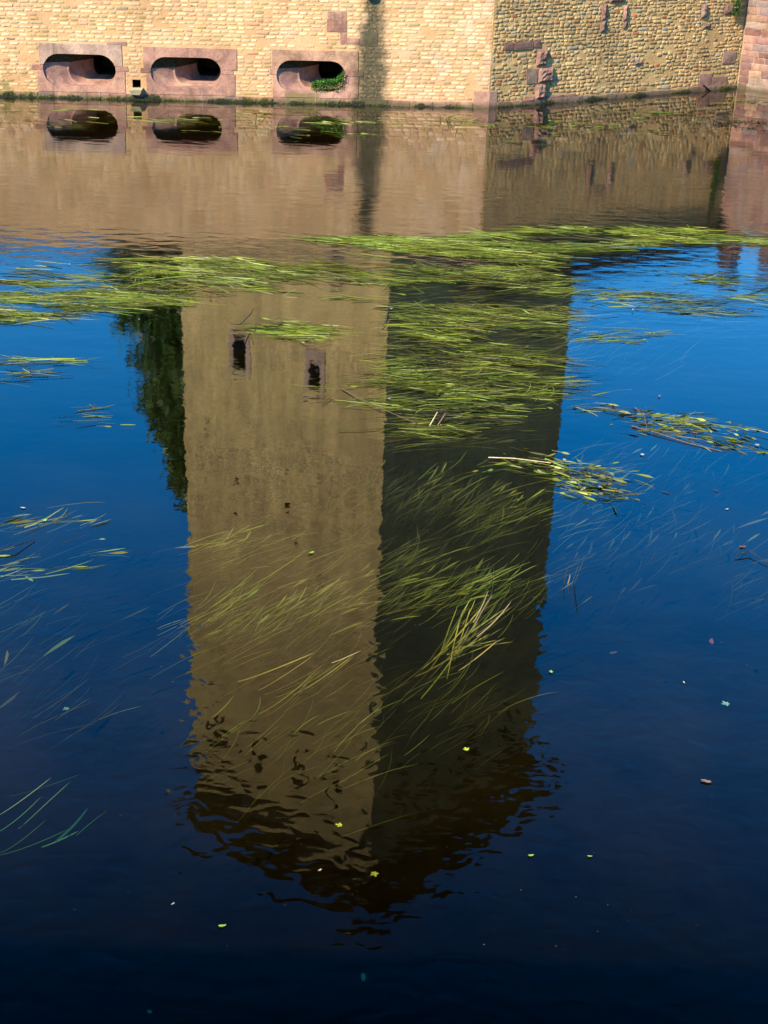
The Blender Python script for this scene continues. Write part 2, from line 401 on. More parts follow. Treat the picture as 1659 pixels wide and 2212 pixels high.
def block(face, rect, proud, mat, parent, t, r, name='block', rough=0.0, back=0.12, gap=0.006, n=6):
    """a large dressed block with a gridded, slightly uneven front; rough > 0 gives a hewn boss"""
    u0, z0, u1, z1 = rect; u0 += gap; u1 -= gap; z0 += gap; z1 -= gap
    nu = max(2, min(10, int((u1-u0)/0.045))) if rough else 3; nz = max(2, min(10, int((z1-z0)/0.045))) if rough else 3
    V = []; Fc = []
    for j in range(nz+1):
        for i in range(nu+1):
            a, b = i/nu, j/nz
            e = min(a, 1-a, 1.0)*min(1, nu*0.5); f = min(b, 1-b)*min(1, nz*0.5)
            edge = (i in (0, nu)) or (j in (0, nz))
            d = proud + (0 if edge else (rough*r.uniform(0.6, 1.25) if rough else r.uniform(0, .004)))
            if edge: d -= 0.004
            V.append(face.P(u0+(u1-u0)*a+(0 if not edge else r.uniform(-.004, .004)), z0+(z1-z0)*b+(0 if not edge else r.uniform(-.004, .004)), d))
    for j in range(nz):
        for i in range(nu):
            a = j*(nu+1)+i; Fc.append((a, a+1, a+nu+2, a+nu+1))
    ring = [i for i in range(nu+1)]+[(j+1)*(nu+1)-1 for j in range(1, nz+1)]+[nz*(nu+1)+i for i in range(nu-1, -1, -1)]+[j*(nu+1) for j in range(nz-1, 0, -1)]
    b0 = len(V)
    for i in ring:
        V.append(Vector(V[i])-face.n*(back+proud))
    L = len(ring)
    for i in range(L):
        Fc.append((ring[(i+1) % L], ring[i], b0+i, b0+(i+1) % L))
    return mesh_obj(name, V, Fc, mat, parent, [t]*len(V))

# ---- sunlit wall with the gun loops
wall_l = empty('moat_wall', WL.P(LEN_L/2, 0), 'sunlit pale stone wall rising from the water with three gun loops', 'wall')
rl = random.Random(11)
UL0, UL1 = -7.0, LEN_L
LOOPS = [  # lintel x0,y0,x1 ; joint rows ; sill x0,x1,y1 ; opening x0,y0,x1,y1 ; side stones ; colours
    dict(lint=(86, 94, 265), mid=(141, 152), sill=(80, 270, 204), op=(93, 117, 250, 187), side=(69, 277), t=((0.97, 0.6), (0.42, 0.5)), seam=213),
    dict(lint=(310, 103, 512), mid=(149, 159), sill=(315, 508, 210), op=(325, 124, 478, 189), side=(303, 504), t=((0.30, 0.45), (0.36, 0.35)), seam=436),
    dict(lint=(587, 108, 774), mid=(151, 163), sill=(588, 776, 214), op=(597, 131, 747, 197), side=(582, 785), t=((0.68, 0.6), (0.4, 0.55)), seam=682)]
reserved = []; holes = []; loop_data = []
for L in LOOPS:
    xm = (L['op'][0]+L['op'][2])/2
    fu = lambda x, y=150: WL.uz(x, y)[0]
    fz = lambda y: WL.uz(xm, y)[1]
    d = dict(l0=fu(L['lint'][0]), l1=fu(L['lint'][2]), s0=fu(L['sill'][0]), s1=fu(L['sill'][1]), zt=fz(L['lint'][1]), za=fz(L['mid'][0]), zb=fz(L['mid'][1]),
             z0=max(0.03, fz(L['sill'][2])), o0=fu(L['op'][0]), o1=fu(L['op'][2]), oz1=fz(L['op'][1]), oz0=fz(L['op'][3]), m0=fu(L['side'][0]), m1=fu(L['side'][1]), seam=fu(L['seam']))
    loop_data.append(d)
    reserved += [(d['l0'], d['za'], d['l1'], d['zt']), (d['s0'], 0.0, d['s1'], d['zb']), (d['m0'], d['zb'], d['m1'], d['za'])]
    holes.append((d['o0']-0.03, d['oz0']-0.03, d['o1']+0.03, d['oz1']+0.03))
hole_sq = WL.rect(286, 172, 304, 189.5); spout_b = WL.rect(279, 189, 310, 206)
holes.append(hole_sq); reserved += [(spout_b[0], spout_b[1], spout_b[2], hole_sq[3])]
BL = [(707, 24, 749, 42, (0.4, .5)), (705, 42, 750, 69.5, (0.1, .35)), (734, 70, 749, 96, (0.42, .6)), (749, 82, 777, 96, (0.36, .5)), (777, 69, 816, 100, (0.8, .1)),
      (229, 89.5, 274, 98, (0.8, .5))]
for q in BL: reserved.append(WL.rect(*q[:4]))
cb = WL.rect(1022, 196, 1055, 231); cb = (cb[0], 0.0, LEN_L, cb[3])
reserved.append(cb)
PL_TOP = 0.115
wall_shell(wall_l, WL, UL0, UL1-0.01, -1.2, H_L, holes, 1.9, M_mortar_l, M_inside)
def tint_left(r, u, z, t):
    if u > LEN_L-0.36 and r.random() < 0.45: return (r.choice((0.0, 1.0, 0.98)), r.random(), 0)
    if u < 2.2 and z > 1.1: return (min(1, t[0]+0.15*r.random()), t[1], t[2])
    return t
stones = lay_stones(WL, UL0, UL1-0.012, PL_TOP+0.005, H_L-0.01, (0.066, 0.082), 0.1, 0.165, 0.029, 0.006, 0.1, 0.001, reserved, rl, 0.004)
place_stones(wall_l, WL, stones, M_pale, lambda u, z: -0.1 < u < LEN_L+0.1 and z < 1.95, 0.14, 0.001, 5, extra_tint=tint_left)
for q, rc in zip(BL, [WL.rect(*q[:4]) for q in BL]): block(WL, rc, 0.012, M_pink_l, wall_l, (*q[4], 0), rl)
# dark coping course along the wall top
u = UL0
while u < LEN_L-.05:
    e_ = min(u+rl.uniform(.45, .7), LEN_L+.02)
    if LEN_L-e_ < .2: e_ = LEN_L+.02
    block(WL, (u, H_L, e_, H_L+.11), 0.07, M_coping, wall_l, (.5, rl.random(), 0), rl, 'coping_stone', gap=.004, back=.5)
    u = e_
# plinth course at the waterline
u = UL0
while u < cb[0]-0.05:
    e = min(u+rl.uniform(0.3, 0.5), cb[0]-0.004)
    if cb[0]-e < 0.15: e = cb[0]-0.004
    block(WL, (u, -0.3, e, PL_TOP-0.01), 0.035, M_pink_l, wall_l, (rl.choice((0.15, 0.75, 0.85, 0.3)), rl.uniform(.2, .6), 0), rl, 'plinth_stone', gap=0.004)
    u = e
# corner block seen from both sides
cbu = WR.uz(1072, 213)[0]
m = MB(); pr = 0.018
pA, pB, pC = WL.P(cb[0]+.005, 0, pr), WL.P(LEN_L, 0)+WL.n*pr+WR.n*pr*0.6, WR.P(cbu, 0, pr)
pD, pE = WR.P(cbu, 0, -0.15), WL.P(cb[0]+.005, 0, -0.15)
V = []
for zz in (-0.3, cb[3]-0.01):
    for q in (pA, pB, pC, pD, pE): V.append(Vector((q.x, q.y, zz)))
mesh_obj('corner_block', V, [(0, 1, 6, 5), (1, 2, 7, 6), (2, 3, 8, 7), (3, 4, 9, 8), (4, 0, 5, 9), (5, 6, 7, 8, 9)], M_pink_l, wall_l, [(0.36, 0.35, 0)]*10)

def stadium(o0, o1, z0, z1, n=9):
    r_ = (z1-z0)/2; c = (z0+z1)/2; a, b = o0+r_, o1-r_; out = []
    for i in range(n+1):
        th = math.pi/2+math.pi*i/n; out.append((a+r_*math.cos(th), c+r_*math.sin(th)))
    for i in range(n+1):
        th = -math.pi/2+math.pi*i/n; out.append((b+r_*math.cos(th), c+r_*math.sin(th)))
    return out          # counter-clockwise from the top left
def slab(face, poly, proud, back, mat, parent, name, t):
    poly = [(a+rl.uniform(-.003, .003), b+rl.uniform(-.003, .003)) for a, b in poly]
    V = [face.P(a, b, proud) for a, b in poly]+[face.P(a, b, -back) for a, b in poly]; n = len(poly)
    Fc = [tuple(range(n))]+[((i+1) % n, i, i+n, (i+1) % n+n) for i in range(n)]
    return mesh_obj(name, V, Fc, mat, parent, [t]*len(V))
for L, d in zip(LOOPS, loop_data):
    o0, o1, z0, z1 = d['o0'], d['o1'], d['oz0'], d['oz1']
    S = stadium(o0, o1, z0, z1, 14); cu = (o0+o1)/2; cz = (z0+z1)/2; hw, hh = (o1-o0)/2, (z1-z0)/2
    # funnel: splayed sideways, stepped, narrowing to a dark throat
    rings = []
    for lf, rg, sz, dep, dz in ((0, 1, 1, 0.0, 0), (.012, 1, 0.985, 0.03, 0), (.30, 1, 0.95, 0.24, -.004), (.33, .99, 0.89, 0.245, -0.004), (.43, .97, 0.84, 0.44, 0.0), (.62, .97, 0.70, 0.80, 0.02), (.66, .95, 0.62, 1.6, 0.02)):
        rings.append([WL.P(o0+(o1-o0)*(lf+(a-o0)/(o1-o0)*(rg-lf)), cz+(b-cz)*sz+dz, 0.006-dep) for a, b in S])
    V = sum(rings, []); n = len(S); Fc = []
    for q in range(len(rings)-1):
        for i in range(n):
            a, b = q*n+i, q*n+(i+1) % n; Fc.append((a, b, b+n, a+n))
    lp = mesh_obj('gun_loop', V, Fc, [M_pink_l, M_rim_shade], wall_l, [(0.5, 0.62, 0)]*len(V), False)
    for pi_, pg in enumerate(lp.data.polygons):            # rim shade painted onto upper stones and throat, with brown-green algae
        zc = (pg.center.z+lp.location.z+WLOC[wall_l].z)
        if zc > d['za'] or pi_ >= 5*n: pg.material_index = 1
    T = [p_ for p_ in S if p_[1] > d['za']]; Bt = [p_ for p_ in S if p_[1] < d['zb']]
    def edge_u(z, left):
        dz = min(abs(z-cz), hh); w = math.sqrt(max(0, hh*hh-dz*dz)); return (o0+hh-w) if left else (o1-hh+w)
    top_left = [p_ for p_ in T if p_[0] < cu]; top_right = [p_ for p_ in T if p_[0] >= cu]
    za, zb = d['za']+0.004, d['zb']-0.004
    arc_t = [(edge_u(za, True), za)]+sorted(top_left, key=lambda q: q[1])+sorted(top_right, key=lambda q: -q[1])+[(edge_u(za, False), za)]
    slab(WL, [(d['l0']+.004, za)]+arc_t+[(d['l1']-.004, za), (d['l1']-.006, d['zt']-.004), (d['l0']+.006, d['zt']-.004)], 0.014, 0.02, M_pink_l, lp, 'lintel', (*L['t'][0], 0))
    bl = [p_ for p_ in Bt if p_[0] < cu]; br = [p_ for p_ in Bt if p_[0] >= cu]
    arc_b = [(edge_u(zb, False), zb)]+sorted(br, key=lambda q: -q[1])+sorted(bl, key=lambda q: q[1])+[(edge_u(zb, True), zb)]
    slab(WL, [(d['s1']-.004, zb)]+arc_b+[(d['s0']+.004, zb), (d['s0']+.01, PL_TOP), (d['s1']-.01, PL_TOP)], 0.013, 0.02, M_pink_l, lp, 'sill_stone', (*L['t'][1], 0))
    for left in (True, False):
        zz0, zz1 = d['zb']+.003, d['za']-.003
        if left: poly = [(d['m0'], zz0), (edge_u(zz0, True), zz0), (edge_u(cz, True) if zz0 < cz < zz1 else edge_u((zz0+zz1)/2, True), (zz0+zz1)/2), (edge_u(zz1, True), zz1), (d['m0']+.01, zz1)]
        else: poly = [(edge_u(zz0, False), zz0), (d['m1'], zz0), (d['m1']-.01, zz1), (edge_u(zz1, False), zz1), (edge_u((zz0+zz1)/2, False), (zz0+zz1)/2)]
        slab(WL, poly, 0.011, 0.02, M_pink_l, lp, 'side_stone', (0.1+0.3*rl.random(), 0.5, 0))
    m = MB(); us = d['seam']; prev = None
    zz = z0+0.005
    while zz > -0.05:
        off = rl.uniform(-.006, .006); m.box(lambda a, b_, c: WL.P(a, b_, c), us+off-.003, us+off+.004, zz-.035, zz, 0.0, 0.042 if zz < PL_TOP+.02 else 0.019); zz -= 0.033
    m.obj('mortar_seam', M_seam, lp)
# drain hole and its spout stone
m = MB(); a, b, c, e = hole_sq
m.add([WL.P(*q) for q in ((a, b, 0), (c, b, 0), (c, e, 0), (a, e, 0), (a, b, -.6), (c, b, -.6), (c, e, -.6), (a, e, -.6))],
      [(0, 1, 5, 4), (1, 2, 6, 5), (2, 3, 7, 6), (3, 0, 4, 7), (4, 5, 6, 7)])
dh = m.obj('drain_hole', M_inside, wall_l)
a, b, c, e = spout_b
m = MB(); m.add([WL.P(*q) for q in ((a+.02, b+.01, 0), (c-.03, b+.01, 0), (c, e, 0), (a, e, 0), (a+.05, b+.03, .14), (c-.06, b+.03, .14), (c-.02, e-.02, .17), (a+.02, e-.03, .17))],
      [(4, 5, 6, 7), (0, 1, 5, 4), (1, 2, 6, 5), (2, 3, 7, 6), (3, 0, 4, 7)])
mesh_obj('spout_stone', m.V, m.F, M_pale, dh, [(0.85, 0.6, 0)]*8)
# dark gutter spout at the head of the streak
us, zs = WL.uz(817, 2); us -= 0.29; zs += 0.19; m = MB()
for i in range(9):
    pass
sect = [(math.cos(t_), math.sin(t_)) for t_ in [math.pi*(1+i/8) for i in range(9)]]
rw = 0.11
V = []
for dep, s in ((-0.3, 1), (0.25, 1), (0.27, .8)):
    for (a, b) in sect: V.append(WL.P(us+a*rw*s, zs+.07+b*.075*s, dep))
for dep, s in ((0.27, .7), (-0.3, .8)):
    for (a, b) in sect: V.append(WL.P(us+a*rw*s*.85, zs+.07+b*.055*s, dep))
Fc = [(q*9+i, q*9+i+1, q*9+i+10, q*9+i+9) for q in range(4) for i in range(8)]
sp_o = mesh_obj('gutter_spout', V, Fc, M_iron, wall_l)
m = MB(); m.box(lambda a, b_, c: WL.P(a, b_, c), us-.002, us+.012, zs-.06, zs+.0, .2, .212); m.box(lambda a, b_, c: WL.P(a, b_, c), us-.1, us-.09, zs-.04, zs+.02, .2, .21)
m.obj('drip_wire', M_iron, sp_o)

# ---- rough wall in raking light
wall_r = empty('moat_wall', WR.P(LEN_R/2, 0), 'rough cobbled wall in raking light to the right of the corner', 'wall')
rr = random.Random(23)
BR = [(1089, 91, 1109, 109, 0, (.05, .3)), (1110, 88.5, 1151, 107.5, 0, (.05, .35)), (1152, 87, 1167, 102, 0, (.05, .3)), (1158, 107, 1181, 142.6, .05, (.1, .6)), (1162, 145, 1194, 178, .05, (.2, .5)),
      (1136, 148, 1160, 181, 0, (.78, .4)), (1155, 180, 1177, 214, .05, (.15, .4)), (1132, 208, 1155, 225, .025, (.12, .4)), (1178, 205, 1216, 214, 0, (.15, .3)), (1217, 203, 1244, 212, 0, (.15, .3)),
      (1299, 8, 1310, 44, .03, (.15, .3)), (1296, 44, 1308, 70, .03, (.12, .3)), (1346, 10, 1354, 45, .03, (.4, .3)), (1345, 45, 1354, 62, .02, (.6, .2)), (1316, -8, 1348, 6, .03, (.05, .4)),
      (1514, 8, 1526, 39, .04, (.8, .4)), (1565, 8, 1584, 31, .02, (.05, .5)), (1518, 50, 1533, 62, .02, (.8, .3)), (1509, 159, 1535, 196, 0, (.18, .5)), (1536, 165, 1569, 196, 0, (.3, .3)),
      (1560, 110, 1588, 137, 0, (.78, .4)), (1370, 131, 1386, 140, .02, (.9, .1))]
res_r = []
for q in BR:
    rc = WR.rect(*q[:4]); rc = (rc[0], max(0.02, rc[1]), rc[2], rc[3]); res_r.append(rc)
res_r.append((0, 0, cbu, cb[3]))
wall_shell(wall_r, WR, 0.0, LEN_R+0.25, -1.2, H_R, [], 1.4, M_mortar_r, M_inside)
stones = lay_stones(WR, 0.012, LEN_R-0.01, 0.1, H_R-0.02, (0.056, 0.088), 0.06, 0.15, 0.02, 0.012, 0.22, 0.003, res_r, rr, 0.014)
def tint_right(r, u, z, t): return t
place_stones(wall_r, WR, stones, M_rough, lambda u, z: z < 2.0, 0.22, 0.004, 6, extra_tint=tint_right)
for q, rc in zip(BR, res_r): block(WR, rc, 0.024, M_pink, wall_r, (*q[5], 0), rr, rough=q[4])
u = cbu+.01; k_ = 0
while u < LEN_R-0.12:
    e = min(u+rr.uniform(0.24, 0.42), LEN_R-0.05)
    block(WR, (u, -0.3, e, 0.085+rr.uniform(-.01, .02)), 0.04, M_pink, wall_r, (rr.choice((0.3, 0.4, 0.78, 0.15)), rr.uniform(.3, .7), 0), rr, 'plinth_stone', gap=0.005)
    u = e
# tiled coping along the rough wall: overhanging, dark below
m = MB()
for i in range(2):
    pass
Pq = lambda u, z, d: WR.P(u, z, d)
cop = MB(); cop.add([Pq(-.02, H_R, .3), Pq(LEN_R, H_R, .3), Pq(LEN_R, H_R+.55, -.7), Pq(-.02, H_R+.88, -.7), Pq(-.02, H_R-.0, -1.4), Pq(LEN_R, H_R, -1.4), Pq(LEN_R, H_R+.25, .3), Pq(-.02, H_R+.58, .3)],
    [(7, 6, 2, 3), (0, 1, 6, 7), (4, 5, 1, 0), (3, 2, 5, 4), (0, 7, 3, 4), (1, 5, 2, 6)])
cp_o = cop.obj('coping_roof', M_timber, wall_r)
nt_ = MB()
for row in range(7):
    for i in range(int(LEN_R/0.2)):
        a = i*0.2+(row % 2)*0.1; t0 = row/7; t1 = (row+1)/7+.03
        f = lambda x, y_, h: Pq(x, H_R+.587-.33*x/LEN_R+.3*y_+h, .3-1.0*y_)
        nt_.box(f, a+.004, a+.196, t0, t1, .0, .02, (rr.random(), rr.random(), 0))
nt_.obj('roof_tilework', M_tile, cp_o, kind='stuff')

# ---- pink ashlar wall at the right edge
wall_f = empty('ashlar_wall', WF.P(1.5, 0), 'pink sandstone ashlar wall with pale joints at the right edge of the picture', 'wall')
rf = random.Random(31); LEN_F = 3.6
wall_shell(wall_f, WF, 0.02, LEN_F, -1.2, H_F, [], 1.2, M_mortar_f, M_inside)
z = 0.0; row = 0
while z < H_F-0.05:
    h = rf.uniform(0.12, 0.155); zt = min(z+h, H_F-.005); u = 0.03
    while u < LEN_F-0.05:
        e = min(u+rf.uniform(0.18, 0.42), LEN_F-0.005)
        if LEN_F-e < .12: e = LEN_F-.005
        block(WF, (u, z if z > 0 else -.3, e, zt), 0.012+rf.uniform(0, .006), M_pink, wall_f, (rf.choice((0.0, 0.1, .2, .42, .71, .57, .85, .97)), rf.uniform(0, .6), 0), rf, gap=0.006)
        u = e
    z = zt; row += 1

# ------------------------------------------------------------------ tower behind the walls (seen in the water)
TX, TY = -0.07, 36.0; TA = R(-40.0); TB = R(51.5); TLW, TRW, T_EAVE = 7.8, 8.75, 25.2
TL = Face((TX-TLW*math.cos(TA), TY-TLW*math.sin(TA)), TA)     # sunlit face, from its far left corner to the near corner
TR = Face((TX, TY), TB)                                        # shaded face
def tower_mat(name, face):
    m, nt, b = new_mat(name); k = N(nt); p = k.pos()
    n1 = k.noise(p, 0.5, 5.0, 0.6); n2 = k.noise(k.vmul(p, (1, 1, 0.12)), 2.5, 4.0, 0.6); n3 = k.noise(p, 9.0, 4.0, 0.65)
    cx = k.node('ShaderNodeCombineXYZ')
    wob = k.math('MULTIPLY', k.noise(p, 1.6, 3.0), 0.16)
    k.link(k.math('ADD', k.dot(p, tuple(face.d)), k.math('MULTIPLY', k.noise(p, 2.3, 2.0), 0.25)), cx.inputs[0]); k.link(k.math('ADD', k.dot(p, (0, 0, 1)), wob), cx.inputs[1])
    br = k.node('ShaderNodeTexBrick'); k.link(cx.outputs[0], br.inputs['Vector'])
    br.inputs['Color1'].default_value = (0.46, 0.32, 0.115, 1); br.inputs['Color2'].default_value = (0.30, 0.21, 0.08, 1); br.inputs['Mortar'].default_value = (0.50, 0.37, 0.16, 1)
    br.inputs['Scale'].default_value = 1.0; br.inputs['Mortar Size'].default_value = 0.022; br.inputs['Mortar Smooth'].default_value = 0.3
    br.inputs['Brick Width'].default_value = 0.34; br.inputs['Row Height'].default_value = 0.17; br.offset_frequency = 2; br.squash = 0.7; br.squash_frequency = 3
    col = k.mix(1.0, br.outputs['Color'], k.ramp(n1, [(0.3, (0.82, 0.82, 0.82)), (0.5, (1.02,)*3), (0.7, (1.16, 1.14, 1.12))]), 'MULTIPLY')
    col = k.mix(1.0, col, k.ramp(n2, [(0.3, (0.8, 0.78, 0.76)), (0.7, (1.1,)*3)]), 'MULTIPLY')
    col = k.mix(1.0, col, k.ramp(n3, [(0.3, (0.6,)*3), (0.7, (1.22,)*3)]), 'MULTIPLY')
    k.link(col, b.inputs['Base Color'])
    k.link(k.bump(k.math('SUBTRACT', n3, br.outputs['Fac']), 0.03), b.inputs['Normal'])
    return m
M_tower_l = tower_mat('tower_masonry_left', TL); M_tower = tower_mat('tower_masonry_right', TR)
tower = empty('stone_tower', Vector((TX, TY+5, 0.9)), 'tall square stone tower behind the wall, one side sunlit, mirrored in the moat', 'tower')
rt = random.Random(41)
def tower_face(face, W, wins, puts, name):
    hs = [w_[1] for w_ in wins]+puts
    us = sorted(set([0.0, W]+[h[0] for h in hs]+[h[2] for h in hs])); zs = sorted(set([0.5, T_EAVE+.0]+[h[1] for h in hs]+[h[3] for h in hs]))
    m = MB()
    for i in range(len(us)-1):
        for j in range(len(zs)-1):
            a, b = (us[i]+us[i+1])/2, (zs[j]+zs[j+1])/2
            if any(h[0] < a < h[2] and h[1] < b < h[3] for h in hs): continue
            m.add([face.P(us[i], zs[j]), face.P(us[i+1], zs[j]), face.P(us[i+1], zs[j+1]), face.P(us[i], zs[j+1])], [(0, 1, 2, 3)])
    m.obj(name, M_tower_l if face is TL else M_tower, tower)
    def recess(h, dep, nm, par):
        a, b, c, e = h; q = MB()
        q.add([face.P(*x_) for x_ in ((a, b, 0), (c, b, 0), (c, e, 0), (a, e, 0), (a, b, -dep), (c, b, -dep), (c, e, -dep), (a, e, -dep))],
              [(0, 1, 5, 4), (1, 2, 6, 5), (2, 3, 7, 6), (3, 0, 4, 7), (4, 5, 6, 7)])
        return q.obj(nm, M_inside, par)
    for (fr, op, pale) in wins:
        o = recess(op, 0.9, 'window', tower)
        if fr:
            t = (0.95, 0.35, 0)
            for rc, nm in (((fr[0], op[1], op[0], op[3]), 'jamb'), ((op[2], op[1], fr[2], op[3]), 'jamb'), ((fr[0], op[3], fr[2], fr[3]), 'lintel'), ((fr[0], fr[1], fr[2], op[1]), 'sill')):
                if rc[2]-rc[0] > .02 and rc[3]-rc[1] > .02:
                    block(face, rc, 0.03, M_pale if (nm == 'lintel' and pale) else M_pink, o, (0.86, .7, 0) if (nm == 'lintel' and pale) else t, rt, nm, gap=0.003, back=0.06)
    for h in puts: recess(h, 0.35, 'putlog_hole', tower)
rc = lambda f, x0, y0, x1, y1: f.rect(x0, y0, x1, y1, True)
winsL = [(rc(TL, 496, 720, 541, 805), rc(TL, 505, 726, 531, 798), True), (rc(TL, 658, 758, 703, 850), rc(TL, 669, 780, 692, 845), False), (rc(TL, 700, 560, 748, 616), rc(TL, 716, 572, 740, 610), False)]
for x_, y_ in ((468, 1585), (555, 1640), (640, 1670), (722, 1700)):
    winsL.append((None, rc(TL, x_-13, y_-38, x_+13, y_+34), False))
putsL = [rc(TL, x_-4, y_-4, x_+4, y_+4) for x_, y_ in ((447, 912), (448, 960), (512, 1048), (512, 1100), (620, 1020), (621, 1090), (640, 1180), (500, 1250), (610, 1330), (690, 1260), (560, 1450), (470, 1440))]
tower_face(TL, TLW, winsL, putsL, 'sunlit_wall')
winsR = [(rc(TR, 948, 545, 1002, 602), rc(TR, 960, 560, 988, 598), False)]
for x_, y_ in ((1100, 1570), (1020, 1620), (930, 1690), (860, 1725)):
    winsR.append((None, rc(TR, x_-13, y_-38, x_+13, y_+34), False))
putsR = [rc(TR, x_-4, y_-4, x_+4, y_+4) for x_, y_ in ((905, 1240), (910, 1300), (1080, 1250), (1000, 1440))]
tower_face(TR, TRW, winsR, putsR, 'shaded_wall')
# rear walls, roof, eaves
c0 = Vector((TX, TY, 0)); cl = TL.o.copy(); crn = TR.P(TRW, 0); cbk = cl+(crn-c0)
m = MB(); m.add([Vector((q.x, q.y, z_)) for z_ in (0.5, T_EAVE) for q in (crn, cbk, cl)], [(0, 1, 4, 3), (1, 2, 5, 4)])
m.obj('rear_wall', M_tower, tower)
ov = 0.75
def off(p_, a, b): return p_+a*TL.n+b*TR.n
e = [off(c0, ov, ov), off(crn, ov, -0) + TR.d*ov, cbk-TL.n*0+TR.d*ov-TL.d*ov, off(cl, 0, 0)-TL.d*ov+TL.n*ov]
e[1] = crn+TR.d*ov+TR.n*ov; e[0] = c0+TL.n*ov+TR.n*ov; e[3] = cl-TL.d*.3+TL.n*ov; e[2] = cbk-TL.d*.3+TR.d*ov
cen = (e[0]+e[1]+e[2]+e[3])/4
m = MB(); zE = T_EAVE
m.add([Vector((q.x, q.y, zE)) for q in e]+[Vector((q.x, q.y, zE+.22)) for q in e]+[Vector((cen.x, cen.y, zE+3.2))],
      [(3, 2, 1, 0), (0, 1, 5, 4), (1, 2, 6, 5), (2, 3, 7, 6), (3, 0, 4, 7), (4, 5, 8), (5, 6, 8), (6, 7, 8), (7, 4, 8)])
roof = m.obj('roof', [M_timber], tower)
def brackets(face, W, n):
    for i in range(n):
        a = W*(i+.5)/n; q = MB()
        P_ = [(a-.12, T_EAVE-1.0, 0), (a+.12, T_EAVE-1.0, 0), (a-.12, T_EAVE-.02, 0), (a+.12, T_EAVE-.02, 0), (a-.12, T_EAVE-.02, .62), (a+.12, T_EAVE-.02, .62), (a-.12, T_EAVE-.3, .62), (a+.12, T_EAVE-.3, .62)]
        q.add([face.P(*x_) for x_ in P_], [(0, 1, 7, 6), (6, 7, 5, 4), (0, 6, 4, 2), (1, 3, 5, 7), (2, 4, 5, 3)])
        q.obj('eave_bracket', M_timber, roof)
brackets(TL, TLW, 9); brackets(TR, TRW, 9)
for face, W in ((TL, TLW), (TR, TRW)):
    q = MB(); q.box(lambda a, b_, c: face.P(a, b_, c), 0.0, W, T_EAVE-1.25, T_EAVE-.01, 0.003, .06); q.obj('hoarding_band', M_timber, roof)

# small stacks standing behind the rough wall
def stack(px, py_top, dist, w, h_base, label, colour):
    d = ray(px, py_top); s_ = dist/math.hypot(d.x, d.y); top = -(CAM_H+d.z*s_); b = Vector((d.x*s_, d.y*s_, h_base))
    o = empty('chimney_stack', b, label, 'chimney', 'chimneys behind the rough wall'); fc = Face((b.x, b.y), R(35))
    P_ = lambda a, b_, c: fc.P(a, c, b_)
    q = MB(); q.box(P_, -w/2, w/2, -w/2, w/2, h_base, top-.16); q.obj('shaft', colour, o)
    q = MB(); q.box(P_, -w*.58, w*.58, -w*.58, w*.58, top-.16, top-.06); q.box(P_, -w*.5, w*.5, -w*.5, w*.5, top-.06, top); q.obj('cap', colour, o)
M_brick = flat_mat('weathered_brick', (0.085, 0.05, 0.036), 0.95, 0.3, 6.0)
stack(1570, 592, 36.2, 0.36, 1.0, 'square brick chimney behind the rough wall, mirrored in the blue water', M_brick)
stack(1656, 590, 35.6, 0.34, 1.0, 'brick chimney at the right picture edge, mirrored in the water', M_brick)
stack(1462, 546, 38.5, 0.12, 1.0, 'thin red chimney pipe above the dark roof edge, left of the square chimney', M_brick)

# ------------------------------------------------------------------ tree behind the wall
def leafy(mb, c, s, r, pal=(0.0, 1.0)):
    a = Vector((r.gauss(0, 1), r.gauss(0, 1), r.gauss(0, 1))).normalized(); b = a.orthogonal().normalized()*s; c2 = a.cross(b).normalized()*s*.55
    t = (r.uniform(*pal), r.random(), 0)
    mb.add([c-b, c+c2, c+b, c-c2], [(0, 1, 2, 3)], t)
def tree(base, h, hw, label, seed):
    r = random.Random(seed)
    o = empty('tree', base, label, 'tree'); V = []; Fc = []; n = 8
    for j in range(7):
        f = j/6; rad = 0.24*(1-f*.85)
        for i in range(n): V.append(base+Vector((rad*math.cos(i*math.tau/n)+.1*math.sin(f*5), rad*math.sin(i*math.tau/n), h*.9*f)))
    for j in range(6):
        for i in range(n): Fc.append((j*n+i, j*n+(i+1) % n, (j+1)*n+(i+1) % n, (j+1)*n+i))
    lm = MB(); lm.V = V; lm.F = Fc; lm.T = [(.5, .5, .5)]*len(V)
    cr_ = MB()
    for q in range(330):
        f = q/330*.93+.05; ang = r.uniform(0, math.tau); prof = hw*(1-f)**.54*(.75+.25*math.sin(f*3.1)) * (1.25 if f < .5 else 1.1)
        L = prof*r.uniform(.75, 1.12); p0 = base+Vector((0, 0, h*f)); tip = p0+Vector((L*math.cos(ang), L*math.sin(ang), L*.55))
        s = (tip-p0).orthogonal().normalized()*.04; s2 = s.cross((tip-p0).normalized())
        lm.add([p0+s, p0-s*.5+s2, p0-s*.5-s2, tip], [(0, 1, 3), (1, 2, 3), (2, 0, 3)])
        tone = r.uniform(-.2, .2)
        for w in range(170):
            g_ = r.random()**.55; c = p0.lerp(tip, g_)+Vector((r.gauss(0, .2), r.gauss(0, .2), r.gauss(0, .24)))
            leafy(cr_, c, r.uniform(.09, .2), r, (max(0, .3+tone-.25), min(1, .5+tone+.25)))
    lm.obj('trunk', M_bark, o); cr_.obj('crown', M_crown, o)
tb = ray(423, 700); sd = 47.0/math.hypot(tb.x, tb.y)
tree(Vector((tb.x*sd, tb.y*sd, 0.9)), 15.9, 3.0, 'tall narrow dark green tree behind the wall left of the tower', 3)

